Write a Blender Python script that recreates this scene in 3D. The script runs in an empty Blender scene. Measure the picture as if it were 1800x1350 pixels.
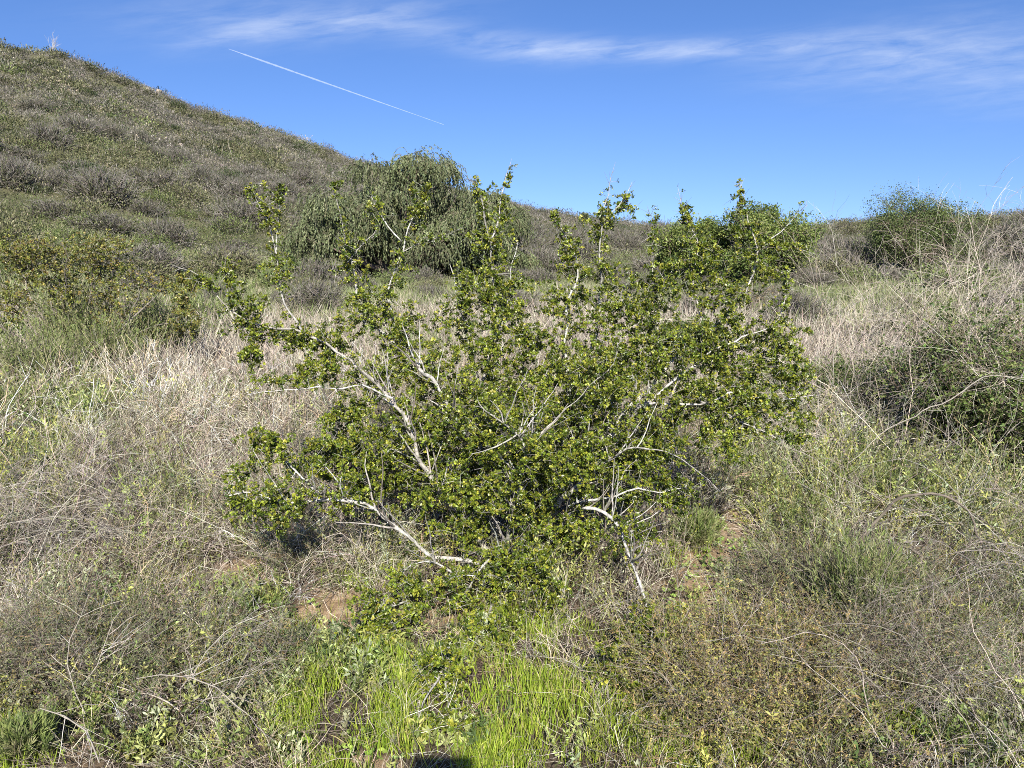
import bpy, math
import numpy as np
from mathutils import Matrix
from mathutils.kdtree import KDTree

# ------------------------------------------------------------------ camera, world, sun
sc = bpy.context.scene
COL = sc.collection
CAMZ = 1.6
PITCH = math.radians(10.7)
FPX = 1300.0                      # focal length in pixels of the 1800 px wide photograph
cam = bpy.data.cameras.new("camera"); cam.sensor_width = 36.0; cam.lens = 36.0 * FPX / 1800.0
cam.clip_start = 0.02; cam.clip_end = 12000.0
camo = bpy.data.objects.new("camera", cam); COL.objects.link(camo)
camo.location = (0, 0, CAMZ); camo.rotation_euler = (math.pi / 2 - PITCH, 0, 0)
sc.camera = camo

SUN_EL, SUN_AZ = math.radians(37.6), math.radians(5.0)      # sun behind the camera, a little to its right
sl = bpy.data.lights.new("sun", 'SUN'); sl.energy = 5.0; sl.angle = math.radians(0.53); sl.color = (1.0, 0.95, 0.87)
so = bpy.data.objects.new("sun", sl); COL.objects.link(so)
so.rotation_euler = (math.pi / 2 - SUN_EL, 0, SUN_AZ)
so.location = (5, -20, 20)

w = bpy.data.worlds.new("World"); sc.world = w; w.use_nodes = True
nt = w.node_tree; nt.nodes.clear()
def N(t, **kw):
    n = nt.nodes.new(t)
    for k, v in kw.items(): setattr(n, k, v)
    return n
def L(a, b): nt.links.new(a, b)
def M(op, a, b=None, c=None, clamp=False):
    n = N('ShaderNodeMath', operation=op, use_clamp=clamp)
    for i, v in enumerate((a, b, c)):
        if v is None: continue
        if isinstance(v, (int, float)): n.inputs[i].default_value = v
        else: L(v, n.inputs[i])
    return n.outputs[0]
sky = N('ShaderNodeTexSky', sky_type='NISHITA', sun_disc=False)
sky.sun_elevation = SUN_EL; sky.sun_rotation = math.pi - SUN_AZ
sky.altitude = 0; sky.air_density = 1.0; sky.dust_density = 0.25; sky.ozone_density = 3.5
hs = N('ShaderNodeHueSaturation'); hs.inputs['Saturation'].default_value = 1.16; hs.inputs['Value'].default_value = 1.25
tn = N('ShaderNodeVectorMath', operation='MULTIPLY'); L(sky.outputs[0], tn.inputs[0]); tn.inputs[1].default_value = (1.02, .96, 1.10); L(tn.outputs[0], hs.inputs['Color'])
tc = N('ShaderNodeTexCoord'); sx = N('ShaderNodeSeparateXYZ'); L(tc.outputs['Generated'], sx.inputs[0])
va = N('ShaderNodeVectorMath', operation='MULTIPLY_ADD'); L(tc.outputs['Generated'], va.inputs[0]); va.inputs[1].default_value = (1, 1, 1.1); va.inputs[2].default_value = (0, 0, .12)
vn = N('ShaderNodeVectorMath', operation='NORMALIZE'); L(va.outputs[0], vn.inputs[0]); L(vn.outputs[0], sky.inputs['Vector'])
yy = M('MAXIMUM', sx.outputs[1], 0.05)
U = M('DIVIDE', sx.outputs[0], yy); V = M('DIVIDE', sx.outputs[2], yy)
def uv_of(px, py):
    xc, yc = (px - 900) / FPX, (675 - py) / FPX
    y = math.cos(PITCH) + yc * math.sin(PITCH); z = -math.sin(PITCH) + yc * math.cos(PITCH)
    return xc / y, z / y
def gauss(px, py, rx, ry, slope, amp):
    u0, v0 = uv_of(px, py)
    du = M('SUBTRACT', U, u0); dv = M('SUBTRACT', M('SUBTRACT', V, v0), M('MULTIPLY', du, slope))
    a = M('POWER', M('DIVIDE', du, rx / FPX), 2.0); b = M('POWER', M('DIVIDE', dv, ry / FPX), 2.0)
    return M('MULTIPLY', M('EXPONENT', M('MULTIPLY', M('ADD', a, b), -1.0)), amp)
acc = None
for g in [(430, 30, 230, 42, .02, .55), (600, 38, 170, 22, .12, .9), (400, 62, 90, 14, .22, .6), (790, 62, 130, 20, -.08, .75), (1080, 86, 130, 14, .0, .7),
          (960, 84, 110, 18, .02, .9), (1200, 88, 210, 16, .05, .95), (1420, 80, 160, 20, .06, .7), (1640, 92, 190, 55, .12, .8), (1790, 135, 130, 55, .1, .65),
          (1500, 120, 160, 22, .1, .45)]:
    q = gauss(*g); acc = q if acc is None else M('ADD', acc, q)
cv = N('ShaderNodeCombineXYZ'); L(M('MULTIPLY', U, 5.0), cv.inputs[0]); L(M('MULTIPLY', M('SUBTRACT', V, M('MULTIPLY', U, .10)), 30.0), cv.inputs[1])
n1 = N('ShaderNodeTexNoise'); n1.inputs['Scale'].default_value = 2.2; n1.inputs['Detail'].default_value = 12; n1.inputs['Roughness'].default_value = .62; n1.inputs['Distortion'].default_value = .35
L(cv.outputs[0], n1.inputs['Vector'])
cr = N('ShaderNodeMapRange'); cr.inputs['From Min'].default_value = .27; cr.inputs['From Max'].default_value = .80
L(n1.outputs['Fac'], cr.inputs['Value'])
cf = M('MULTIPLY', M('MULTIPLY', acc, cr.outputs[0]), 0.40, clamp=True)
mx = N('ShaderNodeMix', data_type='RGBA'); L(cf, mx.inputs['Factor']); L(hs.outputs[0], mx.inputs['A']); mx.inputs['B'].default_value = (7.0, 7.6, 8.6, 1)
bg = N('ShaderNodeBackground'); bg.inputs['Strength'].default_value = 0.070
L(mx.outputs['Result'], bg.inputs['Color']); wo = N('ShaderNodeOutputWorld'); L(bg.outputs[0], wo.inputs[0])

sc.view_settings.view_transform = 'Standard'; sc.view_settings.look = 'None'
sc.view_settings.exposure = 0.92; sc.view_settings.gamma = 1.0
sc.render.engine = 'CYCLES'
sc.cycles.use_denoising = False; sc.cycles.filter_width = 0.95
sc.cycles.max_bounces = 6; sc.cycles.diffuse_bounces = 2; sc.cycles.transmission_bounces = 3; sc.cycles.glossy_bounces = 2
sc.cycles.transparent_max_bounces = 6; sc.cycles.sample_clamp_indirect = 3.0

# ------------------------------------------------------------------ helpers
rng = np.random.default_rng(11)
def uni(a, b, n=None): return rng.uniform(a, b, n)
def nrm(v): return v / np.maximum(np.linalg.norm(v, axis=-1, keepdims=True), 1e-9)
def rdir(n, z=None):
    v = rng.normal(size=(n, 3))
    return nrm(v)
_tab = np.random.default_rng(5).random((256, 256))
def vnoise(x, y, s):
    x = np.asarray(x, float) / s + 100.3; y = np.asarray(y, float) / s + 57.7
    xi = np.floor(x).astype(int); yi = np.floor(y).astype(int); fx = x - xi; fy = y - yi
    fx = fx * fx * (3 - 2 * fx); fy = fy * fy * (3 - 2 * fy)
    g = lambda i, j: _tab[i % 256, j % 256]
    return ((g(xi, yi) * (1 - fx) + g(xi + 1, yi) * fx) * (1 - fy) + (g(xi, yi + 1) * (1 - fx) + g(xi + 1, yi + 1) * fx) * fy) * 2 - 1
def fbm(x, y, s, o=3):
    t = 0; a = 1
    for k in range(o): t = t + a * vnoise(x + 13.1 * k, y - 7.7 * k, s / 2 ** k); a *= .5
    return t / 1.75

CP, SP = math.cos(PITCH), math.sin(PITCH)
def P(px, py, Y):
    xc, yc = (px - 900) / FPX, (675 - py) / FPX
    y = CP + yc * SP; z = -SP + yc * CP
    return np.array([xc / y * Y, Y, CAMZ + z / y * Y])
def ground_Y(py):
    yc = (675 - py) / FPX
    z = -SP + yc * CP
    return 1e3 if z >= -1e-3 else CAMZ * (CP + yc * SP) / -z
def G(px, py, dz=0.0):
    Y = ground_Y(py); p = P(px, py, Y)
    for _ in range(4):
        z = float(H(p[0], p[1])); yc = (675 - py) / FPX; k = -(-SP + yc * CP) / (CP + yc * SP)
        Y = (CAMZ - z) / k; p = P(px, py, Y)
    p[2] = float(H(p[0], p[1])) + dz
    return p
def project(x, y, z):
    dz = z - CAMZ
    f = y * CP - dz * SP; u = y * SP + dz * CP
    f = np.maximum(f, .05)
    return 900 + FPX * x / f, 675 - FPX * u / f

# skyline of the land, from the photograph, as bearing and slope
SKY = [(-900, -150), (-400, -70), (0, 84), (100, 100), (200, 136), (300, 178), (340, 192), (420, 214), (470, 229), (540, 251), (620, 283), (700, 308), (800, 336),
       (880, 356), (940, 375), (1000, 384), (1100, 394), (1200, 404), (1430, 404), (1500, 400), (1600, 392), (1700, 384), (1800, 378), (2300, 350), (3000, 380)]
_az, _el = [], []
for a_, b_ in SKY:
    p_ = P(a_, b_, 1.0); _az.append(math.atan2(p_[0], p_[1])); _el.append((p_[2] - CAMZ) / math.hypot(p_[0], p_[1]))
_az = np.array([-3.2] + _az + [3.2]); _el = np.array([.05] + _el + [.03])
def ridge(az):
    az = np.asarray(az)
    e = np.interp(az, _az, _el)
    r1 = np.interp(az, [-3.2, -1.2, -.62, -.2, .05, .3, .7, 3.2], [90, 110, 135, 150, 130, 95, 85, 80])
    r0 = np.interp(az, [-3.2, -.9, -.5, -.1, .2, .7, 3.2], [25, 20, 24, 34, 42, 34, 30])
    return e, r0, r1
def H(x, y):
    x = np.asarray(x, float); y = np.asarray(y, float)
    r = np.hypot(x, y); az = np.arctan2(x, y)
    e, r0, r1 = ridge(az)
    Hr = CAMZ + e * r1
    s = np.clip((r - r0) / (r1 - r0), 0, None)
    up = Hr * np.minimum(s, 1) ** 1.25
    over = np.maximum(s - 1, 0)
    up = up - Hr * .5 * over ** 1.3
    up = np.maximum(up, -2.0)
    n = fbm(x, y, 9.0, 3) * np.clip((r - 6) / 40, 0, 1) * .9 * np.clip(1.15 - np.abs(s - 1), 0.25, 1)
    near = .05 * vnoise(x, y, .8) + .07 * vnoise(x + 9, y, 2.3) + .015 * vnoise(x, y, .25)
    near = near * np.clip(1.5 - r / 30, .3, 1)
    return up + n + near

class Acc:
    def __init__(s): s.v = []; s.f = {3: [], 4: []}; s.c = []; s.n = 0
    def add(s, v, f, c):
        v = np.asarray(v, np.float32).reshape(-1, 3); f = np.asarray(f, np.int64)
        c = np.asarray(c, np.float32)
        if c.ndim == 1: c = np.broadcast_to(c, (len(v), 3))
        s.v.append(v); s.c.append(c); s.f[f.shape[1]].append(f + s.n); s.n += len(v)
    def build(s, name, mat, parent=None, smooth=False):
        if not s.n: s.add([[0, 0, 0], [.001, 0, 0], [0, .001, 0]], [[0, 1, 2]], (0, 0, 0))
        me = bpy.data.meshes.new(name)
        v = np.concatenate(s.v); c = np.concatenate(s.c)
        t = np.concatenate(s.f[3]) if s.f[3] else np.zeros((0, 3), int); q = np.concatenate(s.f[4]) if s.f[4] else np.zeros((0, 4), int)
        me.vertices.add(len(v)); me.vertices.foreach_set('co', v.ravel())
        li = np.concatenate([t.ravel(), q.ravel()]).astype(np.int32)
        me.loops.add(len(li)); me.loops.foreach_set('vertex_index', li)
        nf = len(t) + len(q); me.polygons.add(nf)
        ls = np.concatenate([np.arange(len(t)) * 3, len(t) * 3 + np.arange(len(q)) * 4]).astype(np.int32)
        me.polygons.foreach_set('loop_start', ls)
        if smooth: me.polygons.foreach_set('use_smooth', np.ones(nf, bool))
        me.update(calc_edges=True)
        at = me.attributes.new('tint', 'FLOAT_COLOR', 'POINT')
        at.data.foreach_set('color', np.concatenate([c, np.ones((len(c), 1), np.float32)], 1).astype(np.float32).ravel())
        me.materials.append(mat)
        o = bpy.data.objects.new(name, me); COL.objects.link(o)
        if parent is not None:
            o.parent = parent; o.matrix_parent_inverse = Matrix.Translation(-parent.location)
        return o

def tag(o, label, cat, group=None, kind=None):
    if label: o['label'] = label
    if cat: o['category'] = cat
    if group: o['group'] = group
    if kind: o['kind'] = kind
    return o
def empty(name, loc):
    o = bpy.data.objects.new(name, None); COL.objects.link(o); o.location = tuple(float(q) for q in loc); o.empty_display_size = .1
    return o

def tubes(acc, pts, rad, col, S=3):
    """pts (N,K,3), rad (N,K) -> N tubes; S=2 gives flat blades."""
    n, k, _ = pts.shape
    if n == 0: return
    t = np.gradient(pts, axis=1); t = nrm(t)
    ref = rdir(n)[:, None, :]
    a = nrm(np.cross(t, np.broadcast_to(ref, t.shape))); b = np.cross(t, a)
    if S == 2:
        v = np.stack([pts + a * rad[..., None], pts - a * rad[..., None]], 2)
    else:
        an = np.arange(S) * 2 * np.pi / S
        v = pts[:, :, None, :] + rad[:, :, None, None] * (a[:, :, None, :] * np.cos(an)[None, None, :, None] + b[:, :, None, :] * np.sin(an)[None, None, :, None])
    m = 2 if S == 2 else S
    base = (np.arange(n) * k * m)[:, None, None]
    ki = np.arange(k - 1)[None, :, None] * m; si = np.arange(1 if S == 2 else S)[None, None, :]
    i0 = base + ki + si; i1 = base + ki + (si + 1) % m
    f = np.stack([i0, i1, i1 + m, i0 + m], -1).reshape(-1, 4)
    col = np.asarray(col, np.float32)
    c = np.repeat(col, k * m, 0) if col.ndim == 2 else col
    acc.add(v.reshape(-1, 3), f, c)

def leaves(acc, pos, d, L_, W_, col, fold=.25, wide=.6):
    n = len(pos)
    if n == 0: return
    d = nrm(d); s = nrm(np.cross(d, rdir(n))); u = np.cross(s, d)
    L_ = np.broadcast_to(L_, n)[:, None]; W_ = np.broadcast_to(W_, n)[:, None]
    m = pos + d * L_ * wide
    v = np.stack([pos, m + s * W_ + u * W_ * fold, pos + d * L_, m - s * W_ + u * W_ * fold], 1)
    i = np.arange(n)[:, None] * 4
    f = np.concatenate([i + np.array([[0, 1, 2]]), i + np.array([[0, 2, 3]])])
    col = np.asarray(col, np.float32)
    acc.add(v.reshape(-1, 3), f, np.repeat(col, 4, 0) if col.ndim == 2 else col)

def mixcol(pal, n, jit=.15, wts=None):
    pal = np.array(pal, float); i = rng.choice(len(pal), n, p=None if wts is None else np.array(wts) / sum(wts))
    return np.clip(pal[i] * (1 + rng.normal(size=(n, 1)) * jit) * (1 + rng.normal(size=(n, 3)) * jit * .25), .004, .85)

def strands(start, d0, length, K, droop=.3, wob=.12):
    n = len(start); d = nrm(d0); seg = (np.broadcast_to(length, n) / (K - 1))[:, None]
    pts = [start]; p = start; dr = np.broadcast_to(droop, n)[:, None]
    for k in range(K - 1):
        d = nrm(d + rng.normal(size=(n, 3)) * wob + np.array([0, 0, -1.]) * dr / (K - 1))
        p = p + d * seg; pts.append(p)
    return np.stack(pts, 1)
def taper(r0, r1, n, K): return np.broadcast_to(r0, n)[:, None] * np.linspace(1, r1, K)[None, :]
def along(pts, n_each, t0=.2, t1=1.):
    """sample points and tangents on strands"""
    n, k, _ = pts.shape
    idx = np.repeat(np.arange(n), n_each); t = uni(t0, t1, len(idx)) * (k - 1)
    i = np.minimum(t.astype(int), k - 2); f = (t - i)[:, None]
    a = pts[idx, i]; b = pts[idx, i + 1]
    return a * (1 - f) + b * f, nrm(b - a), idx
def side(t, out=.8):
    r = rdir(len(t)); s = nrm(r - t * np.sum(r * t, 1, keepdims=True))
    return nrm(t * (1 - out) + s * out)

# ------------------------------------------------------------------ materials
def mat_tint(name, rough=.6, spec=.3, transl=0., bump=0., patch=0.):
    m = bpy.data.materials.new(name); m.use_nodes = True; t = m.node_tree; b = t.nodes['Principled BSDF']
    a = t.nodes.new('ShaderNodeAttribute'); a.attribute_name = 'tint'
    nz = t.nodes.new('ShaderNodeTexNoise'); g = t.nodes.new('ShaderNodeNewGeometry'); t.links.new(g.outputs['Position'], nz.inputs['Vector'])
    nz.inputs['Scale'].default_value = 60 if patch else 25; nz.inputs['Detail'].default_value = 4
    mr = t.nodes.new('ShaderNodeMapRange'); t.links.new(nz.outputs['Fac'], mr.inputs['Value'])
    mr.inputs['From Min'].default_value = .3; mr.inputs['From Max'].default_value = .7
    mr.inputs['To Min'].default_value = .35 if patch else .8; mr.inputs['To Max'].default_value = 1.25 if patch else 1.2
    mu = t.nodes.new('ShaderNodeVectorMath'); mu.operation = 'SCALE'; t.links.new(a.outputs['Color'], mu.inputs[0]); t.links.new(mr.outputs[0], mu.inputs['Scale'])
    t.links.new(mu.outputs[0], b.inputs['Base Color'])
    b.inputs['Roughness'].default_value = rough; b.inputs['Specular IOR Level'].default_value = spec
    if transl:
        tr = t.nodes.new('ShaderNodeBsdfTranslucent'); mixn = t.nodes.new('ShaderNodeMixShader'); mixn.inputs[0].default_value = transl
        t.links.new(mu.outputs[0], tr.inputs['Color']); out = t.nodes['Material Output']
        t.links.new(b.outputs[0], mixn.inputs[1]); t.links.new(tr.outputs[0], mixn.inputs[2]); t.links.new(mixn.outputs[0], out.inputs[0])
    if bump:
        bp = t.nodes.new('ShaderNodeBump'); bp.inputs['Strength'].default_value = bump; t.links.new(nz.outputs['Fac'], bp.inputs['Height']); t.links.new(bp.outputs[0], b.inputs['Normal'])
    return m
M_LEAF = mat_tint('glossy_leaf', .40, .5, .10)
M_SOFT = mat_tint('soft_leaf', .6, .3, .12)
M_GRASS = mat_tint('fresh_grass', .5, .35, .28)
M_DRY = mat_tint('dry_stem', .75, .2, 0)
M_BARK = mat_tint('pale_lichen_bark', .85, .15, 0, .6, 1)
M_WOOD = mat_tint('grey_dead_wood', .85, .15, 0, .4)
M_ROCK = mat_tint('granite', .9, .2, 0, .8)

def ground_mat():
    m = bpy.data.materials.new('soil_and_shaded_litter'); m.use_nodes = True; t = m.node_tree; b = t.nodes['Principled BSDF']
    g = t.nodes.new('ShaderNodeNewGeometry')
    def noise(s, d=6, ro=.6):
        n = t.nodes.new('ShaderNodeTexNoise'); n.inputs['Scale'].default_value = s; n.inputs['Detail'].default_value = d; n.inputs['Roughness'].default_value = ro
        t.links.new(g.outputs['Position'], n.inputs['Vector']); return n.outputs['Fac']
    def ramp(src, st):
        r = t.nodes.new('ShaderNodeValToRGB'); t.links.new(src, r.inputs[0]); e = r.color_ramp.elements
        while len(e) < len(st): e.new(.5)
        for i, (p, c) in enumerate(st): e[i].position = p; e[i].color = (*c, 1)
        return r.outputs[0]
    def mix(f, a, c_):
        n = t.nodes.new('ShaderNodeMix'); n.data_type = 'RGBA'
        if isinstance(f, float): n.inputs['Factor'].default_value = f
        else: t.links.new(f, n.inputs['Factor'])
        t.links.new(a, n.inputs['A']); t.links.new(c_, n.inputs['B']); return n.outputs['Result']
    soil = ramp(noise(14, 8, .7), [(.3, (.12, .08, .05)), (.5, (.30, .21, .125)), (.72, (.47, .355, .235))])
    hill = ramp(noise(.35, 10, .7), [(.32, (.06, .07, .03)), (.46, (.10, .10, .05)), (.6, (.15, .14, .08)), (.70, (.26, .22, .15)), (.78, (.11, .13, .05))])
    att = t.nodes.new('ShaderNodeAttribute'); att.attribute_name = 'tint'
    sp = t.nodes.new('ShaderNodeSeparateColor'); t.links.new(att.outputs['Color'], sp.inputs[0])
    c = mix(sp.outputs[0], soil, hill)
    litter = ramp(noise(90, 3, .6), [(.4, (.03, .024, .016)), (.6, (.11, .085, .06))])  # litter, darkened so the shade under the plants is in its colour
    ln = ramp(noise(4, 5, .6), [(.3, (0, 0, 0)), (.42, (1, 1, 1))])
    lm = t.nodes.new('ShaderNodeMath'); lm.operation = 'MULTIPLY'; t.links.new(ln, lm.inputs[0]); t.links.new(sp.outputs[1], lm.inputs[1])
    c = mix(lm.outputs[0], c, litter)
    t.links.new(c, b.inputs['Base Color']); b.inputs['Roughness'].default_value = .95; b.inputs['Specular IOR Level'].default_value = .1
    bp = t.nodes.new('ShaderNodeBump'); bp.inputs['Strength'].default_value = .7; bp.inputs['Distance'].default_value = .02
    t.links.new(noise(30, 8, .7), bp.inputs['Height']); t.links.new(bp.outputs[0], b.inputs['Normal'])
    return m

# ------------------------------------------------------------------ terrain
az = np.concatenate([np.arange(-math.pi, -.85, .06), np.arange(-.85, .85, .0035), np.arange(.85, math.pi - .03, .06)])
rr = [.25]
while rr[-1] < 1800: rr.append(rr[-1] * (1.018 if rr[-1] < 250 else 1.12))
rr = np.array(rr); A, R = np.meshgrid(az, rr); X = R * np.sin(A); Y = R * np.cos(A)
# soft soil banks under the shrub
Z = H(X, Y)
nr, na = X.shape
v = np.stack([X, Y, Z], -1).reshape(-1, 3)
i = np.arange(nr - 1)[:, None] * na; j = np.arange(na)[None, :]; j2 = (j + 1) % na
f = np.stack([i + j, i + j2, i + na + j2, i + na + j], -1).reshape(-1, 4)[:, ::-1]
acc = Acc()
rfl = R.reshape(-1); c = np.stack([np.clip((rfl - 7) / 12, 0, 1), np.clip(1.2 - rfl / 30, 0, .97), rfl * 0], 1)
px_, py_ = project(v[:, 0], v[:, 1], v[:, 2])
BARE = [(430, 1010, 66, 30), (590, 1075, 80, 42), (770, 1060, 90, 44), (1290, 950, 42, 60), (1240, 1010, 60, 60), (1200, 1085, 70, 35), (1290, 1150, 90, 40), (655, 1345, 60, 20), (1170, 905, 40, 25)]
def ell(px, py, E):
    t = np.zeros_like(px)
    for a, b, rx, ry in E: t = np.maximum(t, 1 - ((px - a) / rx) ** 2 * 1. - ((py - b) / ry) ** 2)
    return np.clip(t, 0, 1)
bare_w = ell(px_, py_, BARE) * (v[:, 1] > .5)
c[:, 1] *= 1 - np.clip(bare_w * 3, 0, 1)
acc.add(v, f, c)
acc.add([[0, 0, -.02]] + [list(v[q]) for q in range(na)], [[0, 1 + q, 1 + (q + 1) % na] for q in range(na)], (0, .8, 0))
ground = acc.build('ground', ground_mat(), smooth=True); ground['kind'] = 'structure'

# ------------------------------------------------------------------ contrail
a_, b_ = P(402, 86, 3000.), P(780, 219, 3000.)
K = 120; t = np.linspace(0, 1, K)[:, None]
pts = a_ * (1 - t) + b_ * t
rad = 2.9 * np.clip(t[:, 0] * 8, .1, 1) ** .5 * np.clip((1 - t[:, 0]) * 1.6, .18, 1) ** .7 * (1.1 - .1 * t[:, 0])
rad = rad * (1 + .25 * np.random.default_rng(3).normal(size=K) * .6)
cm = bpy.data.materials.new('ice_trail'); cm.use_nodes = True; tt = cm.node_tree; bb = tt.nodes['Principled BSDF']
bb.inputs['Base Color'].default_value = (.9, .92, .95, 1); bb.inputs['Roughness'].default_value = 1
tr = tt.nodes.new('ShaderNodeBsdfTransparent'); ms = tt.nodes.new('ShaderNodeMixShader'); ms.inputs[0].default_value = .10
tt.links.new(tr.outputs[0], ms.inputs[1]); tt.links.new(bb.outputs[0], ms.inputs[2]); tt.links.new(ms.outputs[0], tt.nodes['Material Output'].inputs[0])
acc = Acc(); tubes(acc, pts[None], rad[None], (.9, .9, .9), 8)
tag(acc.build('contrail', cm, smooth=True), 'thin straight white contrail slanting down across the blue sky', 'contrail')

# ------------------------------------------------------------------ the big thorny shrub
LEAFPAL = [(.10, .138, .014), (.15, .185, .018), (.22, .24, .026), (.045, .072, .010), (.29, .28, .04), (.15, .14, .03)]
LEAFW = [5, 6, 4, 4, 1.1, .3]
BARKPAL = [(.52, .50, .445), (.38, .36, .31), (.22, .20, .165)]
def seg_curve(pl, step=.04):
    """polyline of (xyz, r) resampled with a little wander"""
    pl = np.array(pl, float); d = np.r_[0, np.cumsum(np.linalg.norm(np.diff(pl[:, :3], axis=0), axis=1))]
    n = max(3, int(d[-1] / step)); s = np.linspace(0, d[-1], n)
    o = np.stack([np.interp(s, d, pl[:, k]) for k in range(4)], 1)
    w_ = rng.normal(size=(n, 3)) * step * .3; w_[0] = 0
    o[:, :3] += w_
    # smooth
    q = o.copy(); q[1:-1, :3] = (o[:-2, :3] + 2 * o[1:-1, :3] + o[2:, :3]) / 4
    return q

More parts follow.
